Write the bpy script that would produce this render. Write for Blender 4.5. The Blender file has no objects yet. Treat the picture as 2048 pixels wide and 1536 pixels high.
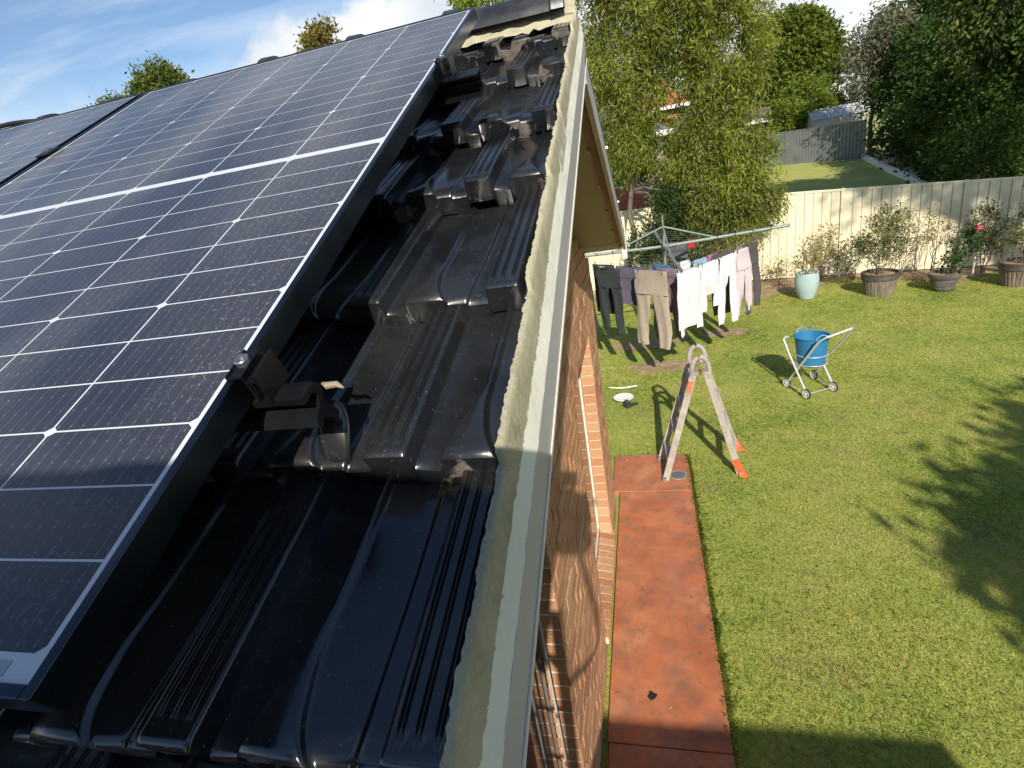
import bpy, math, random
import numpy as np
from mathutils import Vector, Matrix, Euler
random.seed(7); rng = np.random.default_rng(7)
R = math.radians
sc = bpy.context.scene
col = sc.collection

# ------------------------------------------------------------------ camera
CAMP = np.array([.4293, -.1942, 3.3786])
def cam_axes(a, b, c):
    ca, sa, cb, sb, cc, s_ = math.cos(a), math.sin(a), math.cos(b), math.sin(b), math.cos(c), math.sin(c)
    f = np.array([sa*cb, ca*cb, -sb]); r = np.array([ca, -sa, 0.]); d = np.cross(f, r)
    return r*cc + d*s_, -r*s_ + d*cc, f
cr, cd, cf = cam_axes(-.27500, .35890, .17450)
cam = bpy.data.cameras.new('camera'); camo = bpy.data.objects.new('camera', cam); col.objects.link(camo)
m = Matrix(((cr[0], -cd[0], -cf[0], CAMP[0]), (cr[1], -cd[1], -cf[1], CAMP[1]), (cr[2], -cd[2], -cf[2], CAMP[2]), (0, 0, 0, 1)))
camo.matrix_world = m
cam.sensor_width = 36.; cam.lens = 1110.08/2048*36
cam.shift_x = 6.84/2048; cam.shift_y = -1.59/2048
cam.clip_start = .01; cam.clip_end = 2000
sc.camera = camo

# ------------------------------------------------------------------ light
SUN_EL, SUN_AZ = R(31), R(11.3)          # the sun stands behind the camera, a little to the right
LS = Vector((math.sin(SUN_AZ)*math.cos(SUN_EL), -math.cos(SUN_AZ)*math.cos(SUN_EL), math.sin(SUN_EL)))
sun = bpy.data.lights.new('sun', 'SUN'); sun.energy = 4.6; sun.angle = R(.6); sun.color = (1., .93, .80)
suno = bpy.data.objects.new('sun', sun); col.objects.link(suno)
suno.rotation_euler = LS.to_track_quat('Z', 'Y').to_euler(); suno.location = LS*40

w = bpy.data.worlds.new('World'); sc.world = w; w.use_nodes = True
nt = w.node_tree; nt.nodes.clear()
def N(nt, t, **kw):
    n = nt.nodes.new(t)
    for k, v in kw.items():
        if k.startswith('i_'): n.inputs[k[2:].replace('_', ' ')].default_value = v
        else: setattr(n, k, v)
    return n
out = N(nt, 'ShaderNodeOutputWorld'); bg = N(nt, 'ShaderNodeBackground'); bg.inputs[1].default_value = .10
sky = N(nt, 'ShaderNodeTexSky', sky_type='NISHITA', sun_disc=False, sun_elevation=SUN_EL, sun_rotation=math.pi-SUN_AZ, altitude=50, air_density=1., dust_density=.15, ozone_density=3.2)
tc = N(nt, 'ShaderNodeTexCoord')
def math_(nt, op, a, b=None, clamp=False):
    n = nt.nodes.new('ShaderNodeMath'); n.operation = op; n.use_clamp = clamp
    for k, v in enumerate((a, b)):
        if v is None: continue
        if isinstance(v, (int, float)): n.inputs[k].default_value = v
        else: nt.links.new(v, n.inputs[k])
    return n.outputs[0]
def noise(nt, vec, scale, detail=4, rough=.55, dist=0.):
    n = N(nt, 'ShaderNodeTexNoise'); n.inputs['Scale'].default_value = scale; n.inputs['Detail'].default_value = detail
    n.inputs['Roughness'].default_value = rough; n.inputs['Distortion'].default_value = dist
    nt.links.new(vec, n.inputs['Vector']); return n.outputs['Fac']
def ramp(nt, fac, stops):
    n = N(nt, 'ShaderNodeValToRGB'); nt.links.new(fac, n.inputs[0]); e = n.color_ramp.elements
    while len(e) < len(stops): e.new(.5)
    for k, (p, c) in enumerate(stops):
        e[k].position = p; e[k].color = (c, c, c, 1) if isinstance(c, (int, float)) else (*c, 1)
    return n.outputs[0]
def mixc(nt, fac, a, b, mode='MIX'):
    n = N(nt, 'ShaderNodeMix', data_type='RGBA', blend_type=mode)
    for k, v in ((0, fac), (6, a), (7, b)):
        if isinstance(v, (int, float)): n.inputs[k].default_value = v
        elif isinstance(v, tuple): n.inputs[k].default_value = (*v, 1) if len(v) == 3 else v
        else: nt.links.new(v, n.inputs[k])
    return n.outputs[2]
def vmath(nt, op, a, b):
    n = nt.nodes.new('ShaderNodeVectorMath'); n.operation = op
    for k, v in enumerate((a, b)):
        if isinstance(v, tuple): n.inputs[k].default_value = v
        else: nt.links.new(v, n.inputs[k])
    return n
D = tc.outputs['Generated']
sp = N(nt, 'ShaderNodeSeparateXYZ'); nt.links.new(D, sp.inputs[0])
zc = math_(nt, 'MAXIMUM', sp.outputs[2], .03)
dv = vmath(nt, 'DIVIDE', D, (1, 1, 1)); cb = N(nt, 'ShaderNodeCombineXYZ')
nt.links.new(math_(nt, 'DIVIDE', sp.outputs[0], math_(nt, 'ADD', zc, .12)), cb.inputs[0]); nt.links.new(math_(nt, 'DIVIDE', sp.outputs[1], math_(nt, 'ADD', zc, .12)), cb.inputs[1])
st = vmath(nt, 'MULTIPLY', cb.outputs[0], (.55, 1.6, 1.))
cir = noise(nt, st.outputs[0], 1.1, 6, .6, .6)
cirm = ramp(nt, cir, [(.50, 0.), (.80, .65)])
puf = noise(nt, D, 7., 7, .55, .2)
big = noise(nt, D, 1.7, 3, .5)
dt = vmath(nt, 'DOT_PRODUCT', D, (.084, .32, -.944)).outputs['Value']
edge = math_(nt, 'ADD', math_(nt, 'ADD', dt, math_(nt, 'MULTIPLY', math_(nt, 'SUBTRACT', puf, .5), .16)), math_(nt, 'MULTIPLY', math_(nt, 'SUBTRACT', big, .5), .10))
cumm = ramp(nt, edge, [(0.0, 0.), (.018, 1.)])
side = ramp(nt, math_(nt, 'ADD', sp.outputs[0], .72), [(.03, 0.), (.16, 1.)])
cumm = math_(nt, 'MULTIPLY', cumm, side)
low = ramp(nt, math_(nt, 'ADD', zc, math_(nt, 'MULTIPLY', math_(nt, 'SUBTRACT', puf, .5), .22)), [(.10, .8), (.22, 0.)])
grey = noise(nt, D, 4.5, 5, .5)
ccol = ramp(nt, grey, [(.3, (5.2, 5.7, 6.3)), (.62, (8.6, 8.7, 8.7))])
m1 = mixc(nt, cirm, sky.outputs[0], (7.4, 7.9, 8.4))
m2 = mixc(nt, low, m1, (6.6, 7.3, 8.0))
m3 = mixc(nt, cumm, m2, ccol)
nt.links.new(m3, bg.inputs[0]); nt.links.new(bg.outputs[0], out.inputs[0])
sc.view_settings.view_transform = 'Standard'; sc.view_settings.look = 'None'; sc.view_settings.gamma = 1
sc.view_settings.exposure = .42; sc.view_settings.use_curve_mapping = False
try:
    sc.cycles.use_denoising = True; sc.cycles.max_bounces = 8; sc.cycles.transparent_max_bounces = 8
except Exception: pass

# ------------------------------------------------------------------ materials
def newmat(name):
    mt = bpy.data.materials.new(name); mt.use_nodes = True; n = mt.node_tree; n.nodes.clear()
    o = N(n, 'ShaderNodeOutputMaterial'); b = N(n, 'ShaderNodeBsdfPrincipled'); n.links.new(b.outputs[0], o.inputs[0])
    return mt, n, b, o
def pos(n): return N(n, 'ShaderNodeNewGeometry').outputs['Position']
def objc(n): return N(n, 'ShaderNodeTexCoord').outputs['Object']
def bump(n, b, h, strength=.3, dist=.01):
    u = N(n, 'ShaderNodeBump'); u.inputs['Strength'].default_value = strength; u.inputs['Distance'].default_value = dist
    n.links.new(h, u.inputs['Height']); n.links.new(u.outputs[0], b.inputs['Normal'])
def pm(name, c1, c2=None, scale=8., rough=.6, bmp=0., bscale=60., metal=0., spec=.5, rand=0., stretch=None, local=False, stops=(.35, .65), sheen=0., isl=0.):
    mt, n, b, o = newmat(name); b.inputs['Roughness'].default_value = rough; b.inputs['Metallic'].default_value = metal; b.inputs['Specular IOR Level'].default_value = spec
    v = objc(n) if local else pos(n)
    if stretch: v = vmath(n, 'MULTIPLY', v, stretch).outputs[0]
    c = None
    if c2 is not None:
        f = noise(n, v, scale, 6, .6); c = ramp(n, f, [(stops[0], c1), (stops[1], c2)])
    if rand or isl:
        r = N(n, 'ShaderNodeObjectInfo').outputs['Random'] if rand else N(n, 'ShaderNodeNewGeometry').outputs['Random Per Island']
        k = rand or isl
        h = N(n, 'ShaderNodeHueSaturation'); h.inputs['Color'].default_value = (*c1, 1)
        if c is not None: n.links.new(c, h.inputs['Color'])
        n.links.new(math_(n, 'ADD', math_(n, 'MULTIPLY', r, 2*k), 1-k), h.inputs['Value'])
        c = h.outputs[0]
    if c is None: b.inputs['Base Color'].default_value = (*c1, 1)
    else: n.links.new(c, b.inputs['Base Color'])
    if bmp: bump(n, b, noise(n, v, bscale, 5, .6), bmp)
    return mt
def leafmat(name, ca, cb_, trans=.35, scale=.9, rough=.55, gloss=.12, dry=None, dryamt=.08):
    mt = bpy.data.materials.new(name); mt.use_nodes = True; n = mt.node_tree; n.nodes.clear()
    o = N(n, 'ShaderNodeOutputMaterial'); b = N(n, 'ShaderNodeBsdfPrincipled'); b.inputs['Roughness'].default_value = rough; b.inputs['Specular IOR Level'].default_value = gloss
    r = N(n, 'ShaderNodeNewGeometry').outputs['Random Per Island']
    f = math_(n, 'ADD', math_(n, 'MULTIPLY', r, .42), math_(n, 'SUBTRACT', math_(n, 'MULTIPLY', noise(n, pos(n), scale*1.3, 4), 1.1), .26))
    c = ramp(n, f, [(.22, ca), (.80, cb_)])
    if dry:
        r2 = math_(n, 'FRACT', math_(n, 'MULTIPLY', r, 37.7)); c = mixc(n, ramp(n, r2, [(1-dryamt-.02, 0.), (1-dryamt, 1.)]), c, dry)
    n.links.new(c, b.inputs['Base Color'])
    t = N(n, 'ShaderNodeBsdfTranslucent'); tcol = mixc(n, 1., c, (1.25, 1.3, .6), 'MULTIPLY'); n.links.new(tcol, t.inputs[0])
    ms = N(n, 'ShaderNodeMixShader'); ms.inputs[0].default_value = trans; n.links.new(b.outputs[0], ms.inputs[1]); n.links.new(t.outputs[0], ms.inputs[2]); n.links.new(ms.outputs[0], o.inputs[0])
    return mt

M = {}
# glazed black tile
mt, n, b, o = newmat('glazed_tile'); v = pos(n)
att = N(n, 'ShaderNodeAttribute', attribute_name='nose').outputs['Fac']
chip = math_(n, 'MULTIPLY', ramp(n, noise(n, v, 9., 5, .6), [(.56, 0.), (.60, 1.)]), att)
dust = ramp(n, noise(n, v, 170., 3, .7), [(.655, 0.), (.72, .75)])
dust2 = ramp(n, noise(n, v, 6., 7, .68), [(.36, .06), (.74, .46)])
base = mixc(n, dust2, (.006, .0075, .010), (.052, .051, .048))
base = mixc(n, dust, base, (.16, .155, .14))
cc = ramp(n, noise(n, v, 45., 4), [(.3, (.10, .075, .060)), (.7, (.24, .20, .17))])
base = mixc(n, chip, base, cc)
n.links.new(base, b.inputs['Base Color'])
rr = math_(n, 'ADD', math_(n, 'ADD', math_(n, 'MULTIPLY', dust2, .62), .085), math_(n, 'MULTIPLY', chip, .6), True)
n.links.new(rr, b.inputs['Roughness']); b.inputs['Specular IOR Level'].default_value = 1.0
hh = math_(n, 'ADD', math_(n, 'MULTIPLY', noise(n, v, 22., 3), .5), math_(n, 'MULTIPLY', noise(n, v, 240., 4, .7), .30))
bump(n, b, hh, .09, .005); M['tile'] = mt
# solar cell
mt, n, b, o = newmat('solar_cell'); v = pos(n); oc = objc(n)
sx = N(n, 'ShaderNodeSeparateXYZ'); n.links.new(oc, sx.inputs[0])
fr = math_(n, 'ABSOLUTE', math_(n, 'SUBTRACT', math_(n, 'FRACT', math_(n, 'DIVIDE', math_(n, 'ADD', sx.outputs[0], .5), .01655)), .5))
line = ramp(n, fr, [(0.015, .30), (.035, 0.)])
pad = math_(n, 'MULTIPLY', ramp(n, fr, [(.05, 1.), (.08, 0.)]), ramp(n, math_(n, 'ABSOLUTE', math_(n, 'SUBTRACT', math_(n, 'FRACT', math_(n, 'DIVIDE', math_(n, 'ADD', sx.outputs[1], .5), .0235)), .5)), [(.04, 1.), (.06, 0.)]))
cb0 = ramp(n, noise(n, v, 3., 3), [(.35, (.005, .008, .026)), (.7, (.009, .013, .036))])
c = mixc(n, math_(n, 'MAXIMUM', line, math_(n, 'MULTIPLY', pad, .45)), cb0, (.20, .21, .23))
spd = vmath(n, 'MULTIPLY', v, (1., .8, .8)).outputs[0]
d1 = ramp(n, noise(n, spd, 210., 2, .8), [(.60, 0.), (.68, 1.)])
d2 = ramp(n, noise(n, vmath(n, 'MULTIPLY', v, (3.2, 1.0, 1.0)).outputs[0], 1.2, 4, .6), [(.38, .05), (.72, 1.)])
dst = math_(n, 'MULTIPLY', d1, d2)
c = mixc(n, math_(n, 'MULTIPLY', dst, .55), c, (.42, .41, .34))
gm = N(n, 'ShaderNodeNewGeometry'); cosv = math_(n, 'ABSOLUTE', vmath(n, 'DOT_PRODUCT', gm.outputs['Normal'], gm.outputs['Incoming']).outputs['Value'])
tau = math_(n, 'ADD', math_(n, 'MULTIPLY', d2, .040), .020)          # thin dust film: covers more at a low angle
film = math_(n, 'MINIMUM', math_(n, 'DIVIDE', tau, math_(n, 'ADD', cosv, .015)), .8)
c = mixc(n, film, c, (.46, .45, .40))
n.links.new(c, b.inputs['Base Color'])
n.links.new(math_(n, 'ADD', math_(n, 'MULTIPLY', d2, .10), .17), b.inputs['Roughness']); b.inputs['IOR'].default_value = 1.45
bump(n, b, noise(n, v, 600., 2), .06, .001); M['cell'] = mt
mt, n, b, o = newmat('backsheet'); b.inputs['Base Color'].default_value = (.62, .64, .66, 1); b.inputs['Roughness'].default_value = .2; M['backsheet'] = mt
M['alu_black'] = pm('black_anodised_aluminium', (.012, .013, .015), (.022, .024, .027), 20, .33, metal=.6, local=False)
M['frame'] = pm('dark_panel_frame', (.030, .040, .058), (.050, .065, .09), 14, .22, metal=.9)
M['steel'] = pm('bright_steel', (.55, .55, .56), (.38, .38, .4), 60, .3, metal=.9)
mt, n, b, o = newmat('pointing_mortar'); v = pos(n)
c = ramp(n, noise(n, v, 9, 7, .7), [(.32, (.33, .30, .20)), (.62, (.50, .46, .315))])
c = mixc(n, ramp(n, noise(n, v, 70, 4, .7), [(.55, 0.), (.72, .55)]), c, (.56, .53, .42))
c = mixc(n, ramp(n, noise(n, v, 24, 6, .75), [(.60, 0.), (.68, .5)]), c, (.17, .155, .12))
n.links.new(c, b.inputs['Base Color']); b.inputs['Roughness'].default_value = .95
bump(n, b, math_(n, 'ADD', noise(n, v, 160, 5, .75), math_(n, 'MULTIPLY', noise(n, v, 30, 4), .8)), .55, .006); M['mortar'] = mt
M['mortar_dark'] = pm('weathered_mortar', (.24, .225, .18), (.44, .41, .32), 11, .95, bmp=.7, bscale=55)
M['fibro'] = pm('pale_verge_sheet', (.74, .71, .60), (.86, .83, .72), 6, .8, bmp=.12, bscale=90)
M['barge'] = pm('mauve_grey_paint', (.46, .43, .445), (.53, .50, .51), 3, .5, bmp=.05)
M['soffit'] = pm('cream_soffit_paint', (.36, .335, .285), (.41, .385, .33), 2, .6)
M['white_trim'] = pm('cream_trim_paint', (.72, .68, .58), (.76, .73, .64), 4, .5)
def brickmat(name, island):
    mt, n, b, o = newmat(name); v = pos(n)
    r = N(n, 'ShaderNodeNewGeometry').outputs['Random Per Island'] if island else N(n, 'ShaderNodeObjectInfo').outputs['Random']
    cA = ramp(n, r, [(.0, (.58, .26, .115)), (.3, (.68, .35, .165)), (.55, (.48, .20, .10)), (.8, (.70, .42, .22)), (1., (.62, .30, .14))])
    f = noise(n, vmath(n, 'MULTIPLY', v, (1., 1., 3.)).outputs[0], 34, 5, .7)
    c = mixc(n, ramp(n, f, [(.35, .5), (.7, 0.)]), cA, (.33, .17, .10))
    c = mixc(n, ramp(n, noise(n, v, 90, 3, .7), [(.62, 0.), (.7, .6)]), c, (.60, .50, .38))
    n.links.new(c, b.inputs['Base Color']); b.inputs['Roughness'].default_value = .85
    bump(n, b, noise(n, v, 60, 5, .75), 1., .012); return mt
M['brick'] = brickmat('textured_brick', False); M['brick_mass'] = brickmat('textured_brick_mass', True)
M['joint'] = pm('pale_brick_joint', (.58, .54, .46), (.68, .64, .56), 30, .95, bmp=.4, bscale=120)
M['brick_far'] = pm('orange_brick_far', (.40, .17, .08), (.48, .23, .12), 14, .9, bmp=.4, bscale=50)
M['pane'] = pm('dark_window_glass', (.02, .025, .03), None, rough=.05, spec=.7)
M['alu'] = pm('brushed_aluminium', (.46, .45, .43), (.58, .57, .55), 25, .42, metal=.75, bmp=.1)
# slabs
mt, n, b, o = newmat('red_painted_concrete'); v = pos(n)
c = ramp(n, noise(n, v, 2.6, 7, .65), [(.33, (.38, .115, .050)), (.52, (.50, .165, .070)), (.70, (.58, .25, .125))])
c = mixc(n, ramp(n, noise(n, v, 5.5, 6, .7), [(.45, 0.), (.68, .8)]), c, (.21, .115, .075))
c = mixc(n, ramp(n, noise(n, v, 55, 3, .7), [(.70, 0.), (.74, .5)]), c, (.52, .36, .26))
c = mixc(n, ramp(n, noise(n, vmath(n, 'MULTIPLY', v, (2.4, .6, 1)).outputs[0], 1.4, 3), [(.55, 0.), (.75, .35)]), c, (.46, .20, .13))
n.links.new(c, b.inputs['Base Color']); b.inputs['Roughness'].default_value = .75; bump(n, b, noise(n, v, 110, 5, .7), .35, .004); M['slab'] = mt
# soil under the lawn
mt, n, b, o = newmat('lawn_ground'); v = pos(n)
c = ramp(n, noise(n, v, 26, 6, .7), [(.3, (.20, .26, .04)), (.55, (.38, .41, .08)), (.75, (.52, .48, .15))])
c = mixc(n, ramp(n, noise(n, v, 1.1, 5, .6), [(.54, 0.), (.74, .75)]), c, (.33, .26, .12))
n.links.new(c, b.inputs['Base Color']); b.inputs['Roughness'].default_value = .9; bump(n, b, noise(n, v, 60, 5, .7), .8, .02); M['ground'] = mt
M['soil'] = pm('bare_soil', (.24, .16, .09), (.45, .32, .19), 6, .95, bmp=.8, bscale=45)
M['far_lawn'] = pm('far_lawn', (.34, .36, .075), (.42, .42, .11), 1.3, .9, bmp=.5, bscale=30)
def grassmat(name, ramp_):
    mt = bpy.data.materials.new(name); mt.use_nodes = True; n = mt.node_tree; n.nodes.clear()
    o = N(n, 'ShaderNodeOutputMaterial'); b = N(n, 'ShaderNodeBsdfPrincipled'); b.inputs['Roughness'].default_value = .5; b.inputs['Specular IOR Level'].default_value = .3
    r = N(n, 'ShaderNodeNewGeometry').outputs['Random Per Island']; v = pos(n)
    f = math_(n, 'ADD', math_(n, 'MULTIPLY', r, .34), math_(n, 'SUBTRACT', math_(n, 'ADD', math_(n, 'MULTIPLY', noise(n, v, .75, 6, .7), 1.7), math_(n, 'MULTIPLY', noise(n, v, 7., 3), .5)), .80))
    c = ramp(n, f, ramp_); n.links.new(c, b.inputs['Base Color'])
    t = N(n, 'ShaderNodeBsdfTranslucent'); n.links.new(mixc(n, 1., c, (1.15, 1.2, .7), 'MULTIPLY'), t.inputs[0])
    ms = N(n, 'ShaderNodeMixShader'); ms.inputs[0].default_value = .45; n.links.new(b.outputs[0], ms.inputs[1]); n.links.new(t.outputs[0], ms.inputs[2]); n.links.new(ms.outputs[0], o.inputs[0]); return mt
M['grass'] = grassmat('lawn_grass', [(.20, (.13, .25, .03)), (.38, (.34, .42, .070)), (.56, (.57, .54, .15)), (.78, (.72, .60, .30))])
# fences
M['cream_steel'] = pm('cream_steel_fence', (.74, .66, .47), (.79, .71, .52), 2, .45, bmp=.03)
M['grey_steel'] = pm('grey_steel_fence', (.16, .175, .175), (.19, .205, .20), 2, .5)

# ------------------------------------------------------------------ geometry helpers
def link(o, parent=None):
    col.objects.link(o)
    if parent is not None: o.parent = parent
    return o
def tag(o, label=None, cat=None, group=None, kind=None):
    if label: o['label'] = label
    if cat: o['category'] = cat
    if group: o['group'] = group
    if kind: o['kind'] = kind
    return o
def empty(name, loc, label, cat, group=None):
    o = bpy.data.objects.new(name, None); o.location = loc; o.empty_display_size = .2; link(o); return tag(o, label, cat, group)
def org(o):
    p = Vector((0, 0, 0))
    while o is not None: p = p + o.location; o = o.parent
    return p
class MB:
    def __init__(s): s.v = []; s.f = []; s.mi = []; s.at = {}
    def add(s, vs, fs, mi=0):
        k = len(s.v); s.v += [tuple(map(float, p)) for p in vs]; s.f += [tuple(i+k for i in f) for f in fs]; s.mi += [mi]*len(fs); return s
    def box(s, a, b, mi=0, rot=None, piv=None):
        x0, y0, z0 = a; x1, y1, z1 = b
        vs = [Vector(p) for p in ((x0,y0,z0),(x1,y0,z0),(x1,y1,z0),(x0,y1,z0),(x0,y0,z1),(x1,y0,z1),(x1,y1,z1),(x0,y1,z1))]
        if rot is not None:
            pv = Vector(piv) if piv is not None else Vector(((x0+x1)/2, (y0+y1)/2, (z0+z1)/2)); vs = [rot @ (p-pv) + pv for p in vs]
        return s.add(vs, [(3,2,1,0),(4,5,6,7),(0,1,5,4),(1,2,6,5),(2,3,7,6),(3,0,4,7)], mi)
    def bar(s, p, q, w, h, up=(0,0,1), mi=0):
        p = Vector(p); q = Vector(q); d = (q-p).normalized(); u = Vector(up); sd = d.cross(u)
        if sd.length < 1e-4: sd = d.cross(Vector((1,0,0)))
        sd.normalize(); u = sd.cross(d).normalized(); a = sd*w/2; b_ = u*h/2
        vs = [p-a-b_, p+a-b_, p+a+b_, p-a+b_, q-a-b_, q+a-b_, q+a+b_, q-a+b_]
        return s.add(vs, [(0,1,2,3),(7,6,5,4),(1,0,4,5),(2,1,5,6),(3,2,6,7),(0,3,7,4)], mi)
    def tube(s, pts, r, n=8, mi=0, cap=True):
        pts = [Vector(p) for p in pts]; rs = r if isinstance(r, (list, tuple)) else [r]*len(pts)
        rings = []; ref = None
        for i, p in enumerate(pts):
            d = (pts[min(i+1, len(pts)-1)] - pts[max(i-1, 0)])
            if d.length < 1e-9: d = Vector((0,0,1))
            d.normalize()
            if ref is None or abs(ref.dot(d)) > .97: ref = Vector((0,0,1)) if abs(d.z) < .9 else Vector((1,0,0))
            a = d.cross(ref).normalized(); b_ = d.cross(a); ref = (a.cross(d)).normalized() if False else ref
            rings.append([p + (a*math.cos(t)+b_*math.sin(t))*rs[i] for t in [2*math.pi*k/n for k in range(n)]])
        vs = [q for rg in rings for q in rg]; fs = []
        for i in range(len(pts)-1):
            for k in range(n): fs.append((i*n+k, i*n+(k+1)%n, (i+1)*n+(k+1)%n, (i+1)*n+k))
        if cap: fs.append(tuple(range(n))[::-1]); fs.append(tuple((len(pts)-1)*n+k for k in range(n)))
        return s.add(vs, fs, mi)
    def lathe(s, prof, c=(0,0,0), n=24, mi=0, ax='z'):
        vs = []; fs = []
        for (r, z) in prof:
            for k in range(n):
                t = 2*math.pi*k/n; p = (r*math.cos(t), r*math.sin(t), z)
                if ax == 'x': p = (z, p[0], p[1])
                if ax == 'y': p = (p[0], z, p[1])
                vs.append((c[0]+p[0], c[1]+p[1], c[2]+p[2]))
        for i in range(len(prof)-1):
            for k in range(n): fs.append((i*n+k, i*n+(k+1)%n, (i+1)*n+(k+1)%n, (i+1)*n+k))
        fs.append(tuple(range(n))[::-1]); fs.append(tuple((len(prof)-1)*n+k for k in range(n)))
        return s.add(vs, fs, mi)
    def mesh(s, name, mats, o=(0,0,0), smooth=False, sharp=None):
        me = bpy.data.meshes.new(name); me.from_pydata([(a-o[0], b_-o[1], c-o[2]) for a, b_, c in s.v], [], s.f)
        for mm in (mats if isinstance(mats, (list, tuple)) else [mats]): me.materials.append(mm)
        me.polygons.foreach_set('material_index', s.mi)
        if smooth: me.polygons.foreach_set('use_smooth', [True]*len(me.polygons))
        me.update()
        if smooth and sharp:
            try: me.set_sharp_from_angle(angle=R(sharp))
            except Exception: pass
        return me
    def build(s, name, mats, parent=None, loc=None, smooth=False, sharp=35, bevel=0.):
        o0 = org(parent) if parent is not None else Vector(loc if loc is not None else (0,0,0))
        ob = bpy.data.objects.new(name, s.mesh(name, mats, o0, smooth, sharp))
        link(ob, parent)
        if parent is None: ob.location = o0
        if bevel:
            bm_ = ob.modifiers.new('bevel', 'BEVEL'); bm_.width = bevel; bm_.segments = 2; bm_.limit_method = 'ANGLE'
        return ob
def inst(name, me, parent, loc, rot=(0,0,0), scale=None):
    ob = bpy.data.objects.new(name, me); link(ob, parent); ob.location = loc; ob.rotation_euler = rot
    if scale: ob.scale = scale
    return ob
def np_mesh(name, V, F, mat, smooth=False):
    """V (n,3) array, F (m,k) index array with k = 3 or 4"""
    me = bpy.data.meshes.new(name); k = F.shape[1]
    me.vertices.add(len(V)); me.vertices.foreach_set('co', np.ascontiguousarray(V, dtype=np.float32).ravel())
    me.loops.add(F.size); me.loops.foreach_set('vertex_index', np.ascontiguousarray(F, dtype=np.int32).ravel())
    me.polygons.add(len(F)); me.polygons.foreach_set('loop_start', np.arange(0, F.size, k, dtype=np.int32)); me.polygons.foreach_set('loop_total', np.full(len(F), k, dtype=np.int32))
    me.materials.append(mat); me.update(calc_edges=True); me.validate(); return me
def leaves_mesh(name, P, Dr, L, W, mat, o=(0,0,0), cup=.25):
    n_ = len(P); Dr = Dr/np.linalg.norm(Dr, axis=1, keepdims=True)
    q = rng.normal(size=(n_, 3)); S_ = np.cross(Dr, q); S_ /= np.linalg.norm(S_, axis=1, keepdims=True)+1e-9
    L = np.broadcast_to(np.asarray(L, float), (n_,))[:, None]; W = np.broadcast_to(np.asarray(W, float), (n_,))[:, None]
    P = P-np.asarray(o)[None]
    V = np.stack([P, P+Dr*L*.45+S_*W*.5, P+Dr*L, P+Dr*L*.45-S_*W*.5], 1).reshape(-1, 3)
    F = np.arange(n_*4).reshape(-1, 4); return np_mesh(name, V, F, mat)
def blob_leaves(blobs, ntips, nleaf, sig, L, W, droop=0., shell=.55):
    """clumps of leaves through the volume of ellipsoids (cx,cy,cz,rx,ry,rz)"""
    vol = np.array([b[3]*b[4]*b[5] for b in blobs])**.67; vol = vol/vol.sum()
    P = []; Dd = []; T = []
    for b_, fr in zip(blobs, vol):
        k = max(3, int(ntips*fr)); d = rng.normal(size=(k, 3)); d /= np.linalg.norm(d, axis=1, keepdims=True)
        rr = shell+(1-shell)*rng.random(k)**.6; rr = rr*(.86+.28*rng.random(k))
        t = np.array(b_[:3])+d*rr[:, None]*np.array(b_[3:6]); T.append(t)
        m_ = max(2, int(nleaf*fr/k)); c = np.repeat(t, m_, 0); dd = np.repeat(d, m_, 0)
        s_ = sig*(.5+rng.random((k, 1))); s_ = np.repeat(s_, m_, 0)
        off = rng.normal(size=c.shape)*s_; off[:, 2] *= (1+droop); off[:, 2] -= np.abs(rng.normal(size=len(c)))*droop*sig
        P.append(c+off); x = rng.normal(size=c.shape)*.8+dd*.6; x[:, 2] -= droop*1.6; Dd.append(x)
    P = np.concatenate(P); Dd = np.concatenate(Dd); ok = P[:, 2] > .02
    P, Dd = P[ok], Dd[ok]
    return P, Dd, np.full(len(P), L)*(.6+.8*rng.random(len(P))), np.full(len(P), W)*(.6+.8*rng.random(len(P))), np.concatenate(T)
def limb(mb, a, b_, r0, r1, seg=6, wob=.08, n=7):
    a = np.array(a, float); b_ = np.array(b_, float); pts = []; rs = []; L_ = np.linalg.norm(b_-a)
    for i in range(seg+1):
        t = i/seg; p = a+(b_-a)*t; p = p+rng.normal(size=3)*wob*L_*math.sin(math.pi*t)*.5; p[2] += .06*L_*math.sin(math.pi*t)
        pts.append(p); rs.append(r0+(r1-r0)*t)
    mb.tube(pts, rs, n); return pts
M['bark'] = pm('rough_grey_bark', (.075, .058, .042), (.18, .145, .11), 9, .95, bmp=.9, bscale=30, stretch=(1, 1, .3))
def tree(name, label, base, fork_z, blobs, ntips, nleaf, sig, L, W, leaf, r0=.14, droop=0., shell=.55, group=None, cat='tree', branches=10, twigs=30, cname='crown'):
    t = empty(name, base, label, cat, group)
    P, Dd, Ls, Ws, T = blob_leaves(blobs, ntips, nleaf, sig, L, W, droop, shell)
    mb = MB(); fk = np.array([base[0]+rng.normal()*.1, base[1]+rng.normal()*.1, fork_z])
    limb(mb, (base[0], base[1], base[2]-.05), fk, r0, r0*.72, 5, .06, 9)
    cs = [np.array(b_[:3]) for b_ in blobs]
    for k in range(branches):
        c = cs[k % len(cs)] + rng.normal(size=3)*.25*np.array(blobs[k % len(cs)][3:6]); pts = limb(mb, fk, c, r0*.5, r0*.16, 6, .10, 6)
        for j in range(max(1, twigs//branches)):
            d = T[rng.integers(len(T))]; near = T[np.argsort(((T-c)**2).sum(1))[rng.integers(min(len(T), 40))]]
            limb(mb, pts[rng.integers(3, 7)], near, r0*.13, r0*.03+.003, 4, .12, 4)
    mb.build('trunk', M['bark'], t, smooth=True)
    cr_ = bpy.data.objects.new(cname, leaves_mesh(cname, P, Dd, Ls, Ws, leaf, base)); link(cr_, t)
    return t

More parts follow.
